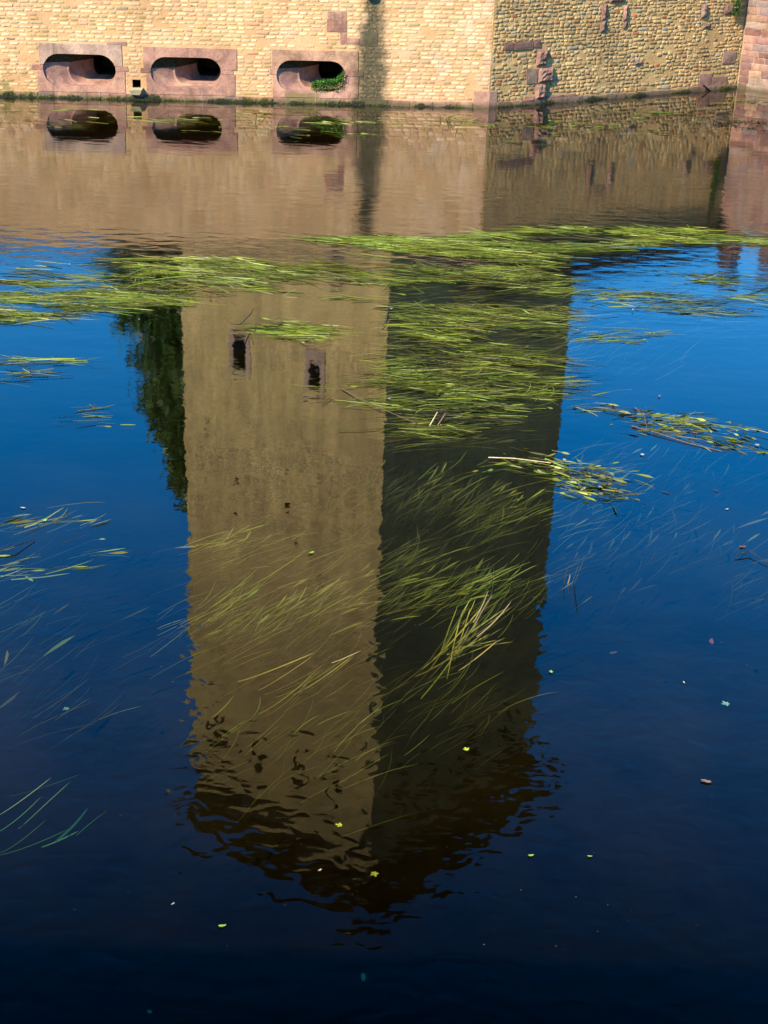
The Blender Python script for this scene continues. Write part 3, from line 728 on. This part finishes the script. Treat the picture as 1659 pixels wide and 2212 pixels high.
# ------------------------------------------------------------------ near bank (under the camera), plus unseen house block added to shade the near water
qb = MB(); qb.box(lambda a, b_, c: Vector((a, b_, c)), -14, 14, -6, 0.6, -3, 3.3); qb.box(lambda a, b_, c: Vector((a, b_, c)), -14, 14, 0.2, 0.58, 3.3, 4.2); qb.box(lambda a, b_, c: Vector((a, b_, c)), -12, 9, -5, -1.2, 3.3, 6.4)
nb = tag(qb.obj('bank_with_shade_block', flat_mat('bank_masonry', (0.3, 0.2, 0.13))), kind='structure')

# ------------------------------------------------------------------ water plants
def strand(mb, p, ang, L, w, r, z0, z1, curve=0.4, leaf=0.0, n=6, t=None, tilt=0.5, wob=0.05):
    """a ribbon on or in the water; z0 root height, z1 tip height; leaf: tip blade widening"""
    V = []; Fc = []; a = ang; q = Vector((p[0], p[1], 0)); st = L/n; bend = r.uniform(-curve, curve)/n; tl = r.uniform(-tilt, tilt)
    for i in range(n+1):
        f = i/n
        ww = w*(0.55+.45*math.sin(math.pi*min(1, f*.9+.1)))
        if leaf: ww = w*.35 + (leaf*max(0, math.sin(math.pi*(f-.55)/.45)) if f > .55 else 0)
        if i == n: ww = w*.12
        side = Vector((-math.sin(a), math.cos(a), 0))*math.cos(tl)+Vector((0, 0, math.sin(tl)))
        z = z0+(z1-z0)*f
        c = Vector((q.x, q.y, z))
        V += [c-side*ww*.5, c+side*ww*.5]
        a += bend+r.uniform(-wob, wob); q += Vector((math.cos(a), math.sin(a), 0))*st
    Fc = [(2*i, 2*i+1, 2*i+3, 2*i+2) for i in range(n)]
    mb.add(V, Fc, t or (r.random(), r.random(), 0))
def in_poly(x, y, P_):
    c = False; j = len(P_)-1
    for i in range(len(P_)):
        if (P_[i][1] > y) != (P_[j][1] > y) and x < (P_[j][0]-P_[i][0])*(y-P_[i][1])/(P_[j][1]-P_[i][1])+P_[i][0]: c = not c
        j = i
    return c
def patch(label, poly, count, ang, spread, Lr, wr, zr, tint, seed, leaf=0.0, leafr=0.0, cat='water weed', curve=0.5, clump=0.35, tilt=1.0, lift=0.0, mat=None, name='water_weed', thin=-.02):
    """a bed of weed inside an outline on the water (outline given in picture units, laid on the water plane)"""
    r = random.Random(seed); G = [on_water(x, y) for x, y in poly]; P_ = [(g_.x, g_.y) for g_ in G]
    x0, x1 = min(p[0] for p in P_), max(p[0] for p in P_); y0, y1 = min(p[1] for p in P_), max(p[1] for p in P_)
    mb = MB(); k = 0; tufts = []
    while len(tufts) < max(4, count//14):
        x, y = r.uniform(x0, x1), r.uniform(y0, y1)
        if in_poly(x, y, P_): tufts.append((x, y, r.gauss(0, spread), r.gauss(0, .13), r.gauss(0, .2)))
    sd_ = seed*7.3; tries = 0
    while k < count*(1.45 if zr[1] > 0 else 1) and tries < 90*count:
        tries += 1
        if r.random() < clump: 
            t_ = r.choice(tufts); x, y = t_[0]+r.gauss(0, .22), t_[1]+r.gauss(0, .07)
        else:
            x, y = r.uniform(x0, x1), r.uniform(y0, y1)
            if not in_poly(x, y, P_): continue
            t_ = min(tufts[:60], key=lambda q: (q[0]-x)**2+(q[1]-y)**2)
        q_ = NZ.noise(Vector((x*.55+sd_, y*1.3, 0)))+.7*NZ.noise(Vector((x*1.9, y*4.5+sd_, 3)))+.35*NZ.noise(Vector((x*5, y*13+sd_, 5)))
        if q_ < (thin+.06 if zr[1] > 0 else thin+.12)+r.gauss(0, .07): continue
        a = ang+spread*1.6*NZ.noise(Vector((x*.8, y*1.2, sd_)))+r.gauss(0, spread*.45)
        if r.random() < 0.5 and not leafr and zr[0] > -.05: a += math.pi
        fl = zr[1] > 0
        L = r.uniform(*Lr)*(r.uniform(.35, 1.1) if fl else r.uniform(.6, 1.2)); w = r.uniform(*wr)*(r.choice((.35, .5, .7, 1.0)) if fl else 1)
        if fl and r.random() < .2: a += r.gauss(0, .5)
        d = r.uniform(*zr); zz0 = d if zr[1] > 0 else d-L*.12; zz1 = d+(lift*r.random() if r.random() < .15 else 0)
        tt = (min(1, max(0, tint[0]+r.gauss(0, tint[1])+t_[3]+.3*NZ.noise(Vector((x*1.3, y*3.1, sd_))))), min(1, max(0, .5+t_[4]+r.gauss(0, .25))), 0)
        c = (x-math.cos(a)*L*.5, y-math.sin(a)*L*.5)
        strand(mb, c, a, L, w, r, zz0, zz1, curve if fl else .6, leaf if r.random() < leafr else (.012 if fl and r.random() < .12 else 0.0), 6, tt, tilt, .13 if fl else .05)
        k += 1
    o = mb.obj(name, mat or M_weed, origin=(G[0].x, G[0].y, 0)); tag(o, label, cat, kind='stuff'); return o
FL = (0.003, 0.02)      # floating
patch('bright green floating weed band reaching the right edge above the tower reflection', [(690, 515), (800, 512), (1000, 516), (1150, 500), (1300, 492), (1480, 497), (1659, 510), (1659, 534), (1480, 525), (1330, 530), (1250, 540), (1130, 545), (960, 548), (800, 540)],
      1900, R(-4), .16, (.35, .9), (.006, .014), FL, (.62, .16), 1)
patch('loose green weed fringe beneath the long bright band', [(840, 548), (1050, 550), (1180, 552), (1200, 570), (1170, 590), (1000, 585), (860, 575)], 330, R(-6), .2, (.3, .8), (.005, .012), FL, (.52, .2), 2)
patch('pale floating weed lying across the reflected tower edge at left', [(400, 560), (520, 556), (640, 560), (740, 575), (860, 600), (860, 640), (720, 650), (560, 640), (420, 628)], 560, R(-5), .2, (.3, .8), (.005, .012), FL, (.6, .18), 3)
patch('yellow green weed raft floating at the left picture edge', [(-30, 610), (120, 600), (260, 608), (380, 620), (400, 640), (330, 668), (180, 682), (80, 692), (-30, 700)], 700, R(3), .2, (.4, 1.0), (.005, .012), FL, (.6, .18), 4)
patch('tangled brownish weed below the reflected tree', [(270, 570), (410, 565), (420, 640), (330, 660), (290, 640)], 260, R(10), .9, (.2, .6), (.007, .014), FL, (.35, .2), 5, curve=1.6)
patch('thin weed trails on the blue water above the left raft', [(60, 570), (400, 560), (400, 600), (200, 606), (20, 612)], 110, R(-4), .14, (.35, .9), (.006, .013), FL, (.5, .2), 6)
patch('dense weed bed spread over the dark tower reflection', [(850, 575), (1230, 575), (1245, 640), (1240, 760), (1225, 850), (1120, 880), (1000, 945), (900, 950), (845, 880), (740, 880), (700, 850), (820, 820), (850, 720)],
      2500, R(4), .26, (.25, .75), (.004, .010), FL, (.43, .2), 7, curve=.7, thin=-.14)
patch('weed strands under the surface within the dark reflection', [(850, 600), (1235, 600), (1225, 870), (980, 950), (840, 900)], 1100, R(12), .3, (.25, .65), (.003, .007), (-.25, -.01), (.42, .17), 8, .02, .12)
patch('small oval tuft of green weed between the two arched windows in the reflection', [(560, 708), (640, 694), (700, 697), (712, 720), (660, 738), (600, 730)], 260, R(6), .22, (.25, .6), (.005, .011), FL, (.6, .16), 9)
patch('sparse weed streaks on the bright blue water at right', [(1240, 590), (1400, 585), (1659, 600), (1659, 665), (1500, 690), (1380, 745), (1250, 740)], 360, R(4), .24, (.2, .7), (.005, .012), FL, (.5, .22), 10, curve=.8)
patch('pale drowned weed under the blue water at right', [(1240, 620), (1659, 610), (1659, 760), (1500, 760), (1240, 770)], 130, R(35), .4, (.3, .6), (.004, .008), (-.35, -.08), (.5, .15), 11)
patch('leafy pondweed drift with debris at the right edge', [(1300, 870), (1440, 890), (1659, 925), (1659, 985), (1560, 975), (1400, 935), (1330, 900)], 190, R(-14), .5, (.1, .4), (.005, .012), FL, (.5, .25), 12, .02, .4)
patch('pondweed raft with dead leaves beside the tower reflection edge', [(1060, 985), (1150, 985), (1260, 1000), (1390, 1045), (1330, 1085), (1240, 1080), (1170, 1030), (1080, 1000)], 200, R(-12), .5, (.1, .42), (.005, .012), FL, (.48, .25), 13, .019, .35)
patch('drowned pondweed waving beneath the blue water at right', [(1230, 900), (1659, 930), (1659, 1250), (1450, 1230), (1220, 1150), (1215, 1000)], 420, R(50), .28, (.25, .6), (.0022, .005), (-.55, -.14), (.52, .15), 14, .018, .3)
patch('ribbon weed streaming under the dark tower reflection', [(835, 1010), (960, 1000), (1210, 1010), (1200, 1130), (1190, 1240), (1000, 1250), (830, 1290), (825, 1100)], 760, R(50), .26, (.25, .6), (.0025, .0055), (-.3, -.004), (.5, .14), 15, .015, .22)
patch('ribbon weed streaming under the brown tower reflection', [(415, 1160), (560, 1110), (700, 1100), (820, 1140), (820, 1230), (760, 1290), (600, 1320), (420, 1330)], 420, R(44), .24, (.25, .6), (.0022, .005), (-.3, -.01), (.45, .14), 16, .016, .2)
patch('deep weed strands in the lower part of the tower reflection', [(415, 1330), (820, 1280), (1170, 1250), (1150, 1440), (1000, 1560), (820, 1640), (560, 1600), (415, 1520)], 190, R(47), .26, (.25, .6), (.0025, .005), (-.5, -.12), (.45, .14), 17)
patch('leafy weed reaching in from the left picture edge', [(-30, 1040), (60, 1070), (160, 1100), (240, 1150), (260, 1190), (140, 1240), (60, 1290), (-30, 1420)], 70, R(26), .3, (.25, .6), (.004, .010), (-.02, .012), (.55, .18), 18, .02, .35)
patch('faint drowned weed under the blue water at left', [(-30, 1100), (260, 1080), (410, 1150), (400, 1400), (200, 1500), (-30, 1500)], 110, R(46), .25, (.3, .7), (.002, .005), (-.5, -.12), (.5, .15), 19, .03, .12)
patch('two short weed trails at the left edge of the blue water', [(-20, 780), (60, 785), (150, 780), (60, 815), (-20, 825)], 46, R(6), .1, (.3, .8), (.006, .012), FL, (.5, .2), 20)
patch('thin weed trail left of the reflected tree', [(190, 880), (280, 870), (300, 888), (200, 910)], 22, R(12), .2, (.2, .45), (.005, .01), FL, (.5, .2), 21)
patch('scum of weed flecks on the water along the foot of the loop wall', [(0, 235), (300, 232), (700, 240), (1060, 250), (1060, 290), (700, 300), (300, 290), (0, 262)], 330, R(0), .25, (.12, .5), (.005, .012), FL, (.55, .2), 22)
patch('weed flecks floating before the rough wall', [(1070, 250), (1400, 232), (1659, 215), (1659, 262), (1300, 312), (1070, 320)], 190, R(0), .3, (.1, .4), (.008, .016), FL, (.5, .2), 23)
patch('dark dotted duckweed drift in front of the ashlar wall', [(1530, 268), (1600, 262), (1680, 268), (1680, 284), (1560, 280)], 260, R(0), 1.5, (.02, .06), (.02, .04), FL, (.05, .08), 24)

# named clumps
def reeds(name, label, blades, cat='reed', mat=None):
    b0 = on_water(*blades[0][:2]); o = empty(name, Vector((b0.x, b0.y, 0)), label, cat)
    for i, (xa, ya, xb, yb, z0, z1, w, t) in enumerate(blades):
        r = random.Random(900+i*7+int(xa)); a = on_water(xa, ya, z0); b = on_water(xb, yb, z1); n = 8; V = []
        d = (b-a); ang = math.atan2(d.y, d.x); sag = r.uniform(-.04, .04)*d.length; tl = r.uniform(-.9, .9)
        for j in range(n+1):
            f = j/n; c = a.lerp(b, f); s = Vector((-math.sin(ang), math.cos(ang), 0))
            c = c+s*sag*math.sin(math.pi*f); c.z = z0+(z1-z0)*f**1.15
            ww = w*(.5+.5*math.sin(math.pi*min(.95, .15+.8*f))) if j < n else w*.1
            s = s*math.cos(tl)+Vector((0, 0, math.sin(tl)))
            V += [c-s*ww*.5, c+s*ww*.5]
        mesh_obj('blade', V, [(2*j, 2*j+1, 2*j+3, 2*j+2) for j in range(n)], mat or M_reed, o, [(t, r.random(), 0)]*len(V))
    return o
r_ = random.Random(77); bl = []
for i in range(34):
    s = r_.random(); x0_, y0_ = 905+r_.gauss(0, 26)+50*s, 1480+r_.gauss(0, 26)-75*s; x1_, y1_ = 985+r_.uniform(0, 130), 1390-r_.uniform(0, 105)
    f = r_.uniform(.0, .45); bl.append((x0_+(x1_-x0_)*f, y0_+(y1_-y0_)*f, x1_, y1_, -.3*(1-f), r_.choice((-.02, .0, .004, .01)), r_.uniform(.008, .014), r_.choice((.0, .1, .2, .3, .5))))
for (xa, ya, xb, yb) in ((1022, 1345, 1055, 1275), (985, 1400, 1015, 1350), (1020, 1365, 1065, 1283), (1030, 1375, 1105, 1298)): bl.append((xa, ya, xb, yb, .0, .16, .009, .85))
reeds('reed_clump', 'yellow green reed clump breaking the surface in the dark half of the reflection', bl, 'reeds')
bl = []
for i in range(12):
    x1_ = 640+r_.uniform(0, 140); y1_ = 1450-(x1_-640)*.3+r_.gauss(0, 12); bl.append((x1_-r_.uniform(90, 170), y1_+r_.uniform(60, 110), x1_, y1_, -.3, r_.choice((-.03, 0, .02)), .010, r_.choice((.3, .55, .6, .1))))
bl.append((716, 1432, 780, 1405, 0, .08, .008, .8))
reeds('reed_clump', 'sparse orange tinted reed blades leaning in the brown half of the reflection', bl, 'reeds')
reeds('reed_clump', 'three pale upright reed stalks on the blue water just right of the tower reflection', [(1233, 1268, 1252, 1212, 0, .22, .010, .9), (1240, 1262, 1262, 1207, 0, .24, .010, .95), (1218, 1260, 1226, 1225, 0, .14, .009, .3), (1226, 1262, 1232, 1240, 0, .08, .008, .6), (1205, 1275, 1245, 1232, -.2, 0, .008, .1)], 'reeds')
bl = [(165, 1805, 236, 1748, -.02, .003, .016, .0), (120, 1818, 190, 1745, -.02, .002, .012, .0), (0, 1842, 100, 1770, -.3, -.02, .004, .3), (-10, 1765, 110, 1680, -.2, 0, .003, .4), (20, 1720, 180, 1670, -.25, -.02, .003, .5), (-20, 1850, 150, 1790, -.3, -.02, .004, .2), (90, 1830, 170, 1795, -.1, -.02, .010, .05), (40, 1790, 150, 1690, -.25, -.02, .005, .6), (-10, 1800, 90, 1720, -.25, -.02, .005, .5)]
reeds('weed_spray', 'thin weed stems with two broad green leaves at the lower left edge', bl, 'water plant', M_bright)
for i, (x_, y_, n_, lb) in enumerate(((677, 238, 7, 'small grass tuft in the water in front of the third gun loop'), (566, 245, 5, 'two leaning grass blades in the water left of the third gun loop'), (758, 240, 6, 'pale grass tuft standing in the water below the run-off streak'), (966, 250, 12, 'largest grass tuft in the water, near the pink corner block'),
      (1004, 256, 5, 'short grass tuft just left of the corner block reflection'), (408, 243, 6, 'grass tuft in the water under the middle gun loop'), (1490, 235, 3, 'single bent grass blades before the far end of the rough wall'))):
    r = random.Random(i+60); bl2 = []
    for q in range(n_): bl2.append((x_+r.gauss(0, 9), y_+r.uniform(2, 6), x_+r.gauss(5, 14), y_-r.uniform(0, 4), 0, r.uniform(.06, .2), .01, r.uniform(.0, .4)))
    reeds('grass_tuft', lb, bl2, 'grass tuft')['group'] = 'grass tufts standing in the water before the walls'

# bush in the third loop, ivy in the wall corner, moss along the waterline
d = loop_data[2]; r = random.Random(5); mb = MB()
u0_, z0_ = WL.uz(715, 190)
for i in range(2600):
    a = r.random(); uu = WL.uz(674, 180)[0]+a*(d['o1']-.02-WL.uz(674, 180)[0]); top = .15+.06*math.sin(a*2.2)+(.13*max(0, a-.72)/.28); zb_ = d['oz0']+.02+max(0, .22*(a-.78))*1.2
    f = r.random()**.6
    leafy(mb, WL.P(uu+r.gauss(0, .012), zb_+top*f+r.gauss(0, .012), -.10+.17*r.random()+.04*f), r.uniform(.010, .02), r)
lb = empty('leafy_bush', WL.P(u0_, d['oz0']), 'low bright green plant filling the sill of the third gun loop', 'plant'); mb.obj('foliage', M_bright, lb)
st = MB()
for i in range(14):
    uu = WL.uz(682, 180)[0]+i*.028; st.box(lambda a, b_, c: WL.P(a, b_, c), uu, uu+.005, d['oz0']+.01, d['oz0']+.15, -.1, -.095)
st.obj('stem', M_bark, lb)
mb = MB(); r = random.Random(8)
ui, zi = WR.uz(1588, 8)
for i in range(1900):
    f = r.random(); leafy(mb, WR.P(ui+r.gauss(0, .05)*(1-.5*f)-.02, zi-.22+f*1.0+r.gauss(0, .02), .04+.1*r.random()), r.uniform(.012, .025), r)
iv = empty('ivy', WR.P(ui, zi-.3), 'green ivy hanging in the corner between rough wall and ashlar wall', 'ivy'); mb.obj('foliage', M_crown, iv)
st = MB(); st.box(lambda a, b_, c: WR.P(a, b_, c), ui-.02, ui, zi-.2, zi+1.1, .03, .05); st.obj('stem', M_bark, iv)
def moss(face, u0, u1, zt, dens, label, seed, cover):
    r = random.Random(seed); mb = MB()
    for i in range(int((u1-u0)*dens)):
        uu = r.uniform(u0, u1); cv = cover(uu)*max(.15, min(1.15, .75+.75*NZ.noise(Vector((uu*3.3, seed*5, 0)))+.4*NZ.noise(Vector((uu*11, seed, 2)))))
        if r.random() > cv: continue
        f = r.random()**1.3; z_ = -.01+f*(zt*cv*r.uniform(.55, 1.15)); t = (min(1, max(0, .05+.8*f*f*(.4+.6*math.sin(uu*2.3)**2)+r.gauss(0, .1))), r.random(), 0)
        c = face.P(uu, z_, .03+.02*r.random()+.012*(1-f)); s = r.uniform(.008, .016)
        b = face.d*s+Vector((0, 0, r.uniform(-.4, .4)*s)); dn = (Vector((0, 0, -1))+face.n*r.uniform(.1, .9)).normalized()*s*r.uniform(1.2, 2.6)
        mb.add([c-b*.6, c+b*.6, c+dn+b*.2, c+dn-b*.2], [(0, 1, 2, 3)], t)
    tag(mb.obj('moss', M_moss), label, 'moss', kind='stuff')
moss(WL, -1.0, loop_data[2]['s1']+.1, .125, 1500, 'dark moss crust along the waterline under the gun loops', 1, lambda u: 0.75+.25*math.sin(u*3.1))
moss(WL, loop_data[2]['s1']+.1, cb[0], .085, 1300, 'wet moss on the plinth stones between streak and corner block', 2, lambda u: 0.7+.3*math.sin(u*9))
moss(WR, cbu, LEN_R, .10, 1300, 'yellow green moss on the plinth of the rough wall', 3, lambda u: max(.12, .55+.45*math.sin(u*5.2+1.0)) if u > 1.2 else .7)

# ------------------------------------------------------------------ floating leaves, twigs, feathers
def leaf_material(name, c):
    m, nt, b = new_mat(name); k = N(nt); p = k.pos(); n = k.noise(p, 40.0, 3.0)
    col = k.mix(1.0, k.ramp(n, [(0.35, (0.75,)*3), (0.65, (1.15,)*3)]), (*c, 1), 'MULTIPLY'); k.link(col, b.inputs['Base Color']); b.inputs['Roughness'].default_value = .6
    return m
LM = {n: leaf_material('leaf_'+n, c) for n, c in dict(yellow=(.42, .46, .03), lime=(.22, .34, .03), brown=(.10, .05, .022), rust=(.2, .07, .028), pink=(.2, .115, .085), pale=(.34, .34, .3), straw=(.5, .4, .2), teal=(.16, .34, .2), dark=(.03, .028, .025), bark=(.09, .06, .03), red=(.22, .05, .04)).items()}
def maple(n=5):
    P_ = []
    lob = [(-2.6, .55), (-1.25, .85), (0, 1.0), (1.25, .85), (2.6, .55)]
    for i, (a, l) in enumerate(lob):
        for da, s in ((-.46, .62), (-.26, .74), (-.2, .9), (0, 1.05), (.2, .9), (.26, .74), (.46, .62)):
            P_.append((l*s*math.cos(a*.9+da), l*s*math.sin(a*.9+da)))
        if i < 4: P_.append((.42*math.cos((a+lob[i+1][0])*.45), .42*math.sin((a+lob[i+1][0])*.45)))
    return P_
def oval(): return [(math.cos(t_), .42*math.sin(t_)*(1+.25*math.cos(t_))) for t_ in [math.tau*i/14 for i in range(14)]]
def floating_leaf(px, py, size, kind, colour, label, depth=0.004, rot=None, name='fallen_leaf', cat='leaf', curl=.12):
    r = random.Random(int(px*13+py)); c = on_water(px, py, depth); P_ = maple() if kind == 'maple' else oval(); a = r.uniform(0, math.tau) if rot is None else rot
    V = [Vector((c.x, c.y, depth))]; ca, sa = math.cos(a), math.sin(a)
    for (x, y) in P_:
        x, y = x*size*r.uniform(.9, 1.1), y*size*r.uniform(.9, 1.1); V.append(Vector((c.x+ca*x-sa*y, c.y+sa*x+ca*y, depth+curl*(x*x+y*y)/size*(1 if depth >= 0 else .5)+r.uniform(0, .004))))
    n = len(P_); o = mesh_obj(name, V, [(0, 1+i, 1+(i+1) % n) for i in range(n)], LM[colour], smooth=False)
    return tag(o, label, cat, 'leaves and flecks lying in the moat water')
LV = [(480, 2000, .026, 'oval', 'lime', 'bright yellow green leaf on the dark water at lower left', .006), (1008, 1620, .034, 'maple', 'yellow', 'yellow green crumpled leaf in the dark lower half of the reflection', .006),
      (735, 1783, .036, 'maple', 'yellow', 'sunken yellow leaf near the tip of the sunlit reflection', -.06), (808, 1887, .045, 'maple', 'yellow', 'sunken maple leaf close to the tip of the reflection', -.25),
      (145, 1531, .04, 'maple', 'teal', 'drowned greenish leaf in the blue water at left', -.2), (1570, 1520, .05, 'maple', 'teal', 'drowned pale green maple leaf in the blue water at right', -.07),
      (1525, 1688, .042, 'oval', 'pink', 'pinkish brown leaf floating low on the right side', .006), (1477, 1474, .016, 'oval', 'straw', 'tiny straw coloured leaf floating on the right side', .005), (1190, 1452, .026, 'maple', 'lime', 'small bright green leaf just right of the reflected tower edge', .006),
      (1604, 1181, .04, 'oval', 'rust', 'reddish leaf near the weed at the right edge', .006), (1537, 1386, .05, 'oval', 'red', 'drowned dark red leaf under the blue water at right', -.12), (1325, 1410, .04, 'oval', 'brown', 'faint brown leaf drowned right of the tower reflection', -.12),
      (1193, 998, .055, 'maple', 'rust', 'large rusty brown leaf on the pondweed raft', .012), (1168, 1018, .04, 'maple', 'straw', 'yellowish maple leaf below the rusty one on the pondweed raft', .008), (1298, 1052, .042, 'maple', 'pale', 'white maple leaf on the right part of the pondweed raft', .01),
      (1386, 982, .036, 'maple', 'pale', 'white maple leaf alone on the blue water at right', .008), (1637, 961, .04, 'maple', 'pale', 'white maple leaf at the right picture edge in the drift', .01), (1332, 1062, .03, 'oval', 'rust', 'small rusty leaf beside the white leaf on the raft', .012),
      (1220, 993, .03, 'maple', 'pale', 'pale torn leaf beside the large rusty leaf', .012), (945, 853, .04, 'oval', 'brown', 'brown leaf caught in the dense weed bed', .015), (1085, 874, .026, 'maple', 'rust', 'orange leaf in the weed near the dark tower edge', .012), (880, 905, .024, 'oval', 'rust', 'short orange leaf in the weed at the reflected tower corner', .012),
      (958, 918, .034, 'oval', 'brown', 'brown leaf at the lower rim of the dense weed bed', .012), (655, 740, .03, 'oval', 'straw', 'tan leaf at the lower edge of the small oval weed tuft', .012), (840, 861, .026, 'maple', 'pale', 'white leaf on the reflected tower corner line', .01),
      (672, 1194, .034, 'oval', 'lime', 'round lime leaf in the ribbon weed of the brown reflection', .006), (94, 1124, .04, 'maple', 'teal', 'pale hand shaped leaf at the left edge of the water', .006), (50, 1097, .03, 'oval', 'straw', 'round tan leaf near the left edge above the leafy weed', .006),
      (1265, 492, .045, 'oval', 'pale', 'white feather on the far bright weed band', .02), (845, 667, .03, 'oval', 'pale', 'white feather on the weed in the dark reflection', .02), (830, 650, .04, 'oval', 'brown', 'brown leaf at the edge of the weed raft by the tower corner', .02),
      (444, 557, .05, 'oval', 'pale', 'white petal on weed at the reflected tree', .02), (150, 571, .03, 'oval', 'pale', 'white petal on the blue water at left', .01), (1367, 669, .028, 'oval', 'pale', 'white feather on blue water in the right weed streaks', .02), (300, 690, .02, 'oval', 'pale', 'white fleck below the left weed raft', .008),
      (660, 858, .045, 'oval', 'dark', 'dark curled dead leaf below the second reflected window', .02), (640, 690, .03, 'oval', 'rust', 'orange leaf on top of the small oval weed tuft', .014), (1570, 1100, .02, 'oval', 'straw', 'small straw leaf in the weed under the blue water', .005),
      (1424, 856, .03, 'oval', 'pink', 'pink leaf floating above the leafy pondweed drift', .008), (1500, 935, .036, 'oval', 'rust', 'rust leaf in the middle of the leafy pondweed drift', .012), (325, 2185, .026, 'maple', 'teal', 'drowned leaf at the bottom edge left of centre', -.3), (785, 2112, .04, 'oval', 'teal', 'drowned long leaf below the reflection tip', -.35),
      (691, 1880, .016, 'oval', 'straw', 'pale straw fleck below the sunlit reflection', .004), (373, 1953, .014, 'oval', 'pale', 'white fleck on dark water above the bright leaf', .004), (1274, 1850, .018, 'oval', 'lime', 'small green leaf fragment on dark water right of the tip', .004), (1147, 1848, .022, 'oval', 'lime', 'slim green leaf fragment near the tip of the reflection', .004)]
for q in LV: floating_leaf(q[0], q[1], q[2]*.74, q[3], q[4], q[5], q[6])
def twig(pts, w, label, colour='bark', z=.01):
    V = []; Fc = []; n = 5
    P_ = [on_water(x, y, zz) for (x, y, zz) in pts]
    for i, p in enumerate(P_):
        d = (P_[min(i+1, len(P_)-1)]-P_[max(i-1, 0)]).normalized(); s = d.orthogonal().normalized(); s2 = d.cross(s); ww = w*(1-.6*i/len(P_))
        V += [p+(s*math.cos(k*math.tau/n)+s2*math.sin(k*math.tau/n))*ww for k in range(n)]
    for i in range(len(P_)-1):
        Fc += [(i*n+k, i*n+(k+1) % n, (i+1)*n+(k+1) % n, (i+1)*n+k) for k in range(n)]
    tag(mesh_obj('twig', V, Fc, LM[colour]), label, 'twig', 'twigs and stalks lying on the water')
twig([(1365, 920, .01), (1420, 935, .02), (1480, 955, .01), (1560, 975, .005)], .007, 'long dark twig lying across the leafy pondweed drift')
twig([(1372, 880, .1), (1392, 900, .06), (1400, 935, .0)], .006, 'bent twig sticking out of the pondweed drift')
twig([(1198, 1012, .01), (1240, 1035, .02), (1275, 1072, .01)], .006, 'short twig on the pondweed raft beside the white leaf')
twig([(1055, 988, .02), (1110, 990, .025), (1190, 1000, .02)], .006, 'pale floating stem along the top of the pondweed raft', 'straw')
twig([(840, 663, .01), (835, 690, .03), (826, 705, .02)], .007, 'curved dark twig hanging over the reflected corner', 'dark')
twig([(520, 700, .16), (540, 680, .1), (548, 668, .2)], .006, 'dark looped stem above the first reflected window', 'dark')
twig([(740, 840, .01), (800, 872, .02), (900, 915, .015)], .006, 'long stem slanting through weed below the second reflected window')
twig([(928, 920, .0), (945, 890, .12)], .006, 'pale broken stalk upright in the dense weed', 'straw')
twig([(945, 920, .0), (962, 893, .1)], .006, 'second pale stalk leaning beside the broken stalk', 'pink')
twig([(1590, 1200, .02), (1620, 1190, .03), (1659, 1215, .02)], .007, 'dark branched twig at the right edge below the reddish leaf', 'dark')
twig([(0, 1190, .02), (30, 1180, .04), (75, 1165, .01)], .006, 'dark twig in the leafy weed at the left edge', 'dark')
twig([(1520, 185, .12), (1535, 196, .0)], .02, 'short dark stick leaning on the foot of the rough wall', 'dark')

r = random.Random(99); mb = MB()
for i in range(450):
    y_ = 5.0+12*r.random()**1.4; c = Vector((r.uniform(-.3, .3)*y_, y_, .002)); s_ = r.uniform(.001, .0028); a = r.uniform(0, 3.14)
    b = Vector((math.cos(a), math.sin(a), 0))*s_; e2 = Vector((-b.y, b.x, 0))*r.uniform(.3, 1)
    mb.add([c-b, c-e2, c+b, c+e2], [(0, 1, 2, 3)], (r.choice((.2, .5, .9)), r.random(), 0))
tag(mb.obj('pollen_flecks', M_reed), 'tiny pale flecks of pollen and seed scattered over the water', 'pollen', kind='stuff')
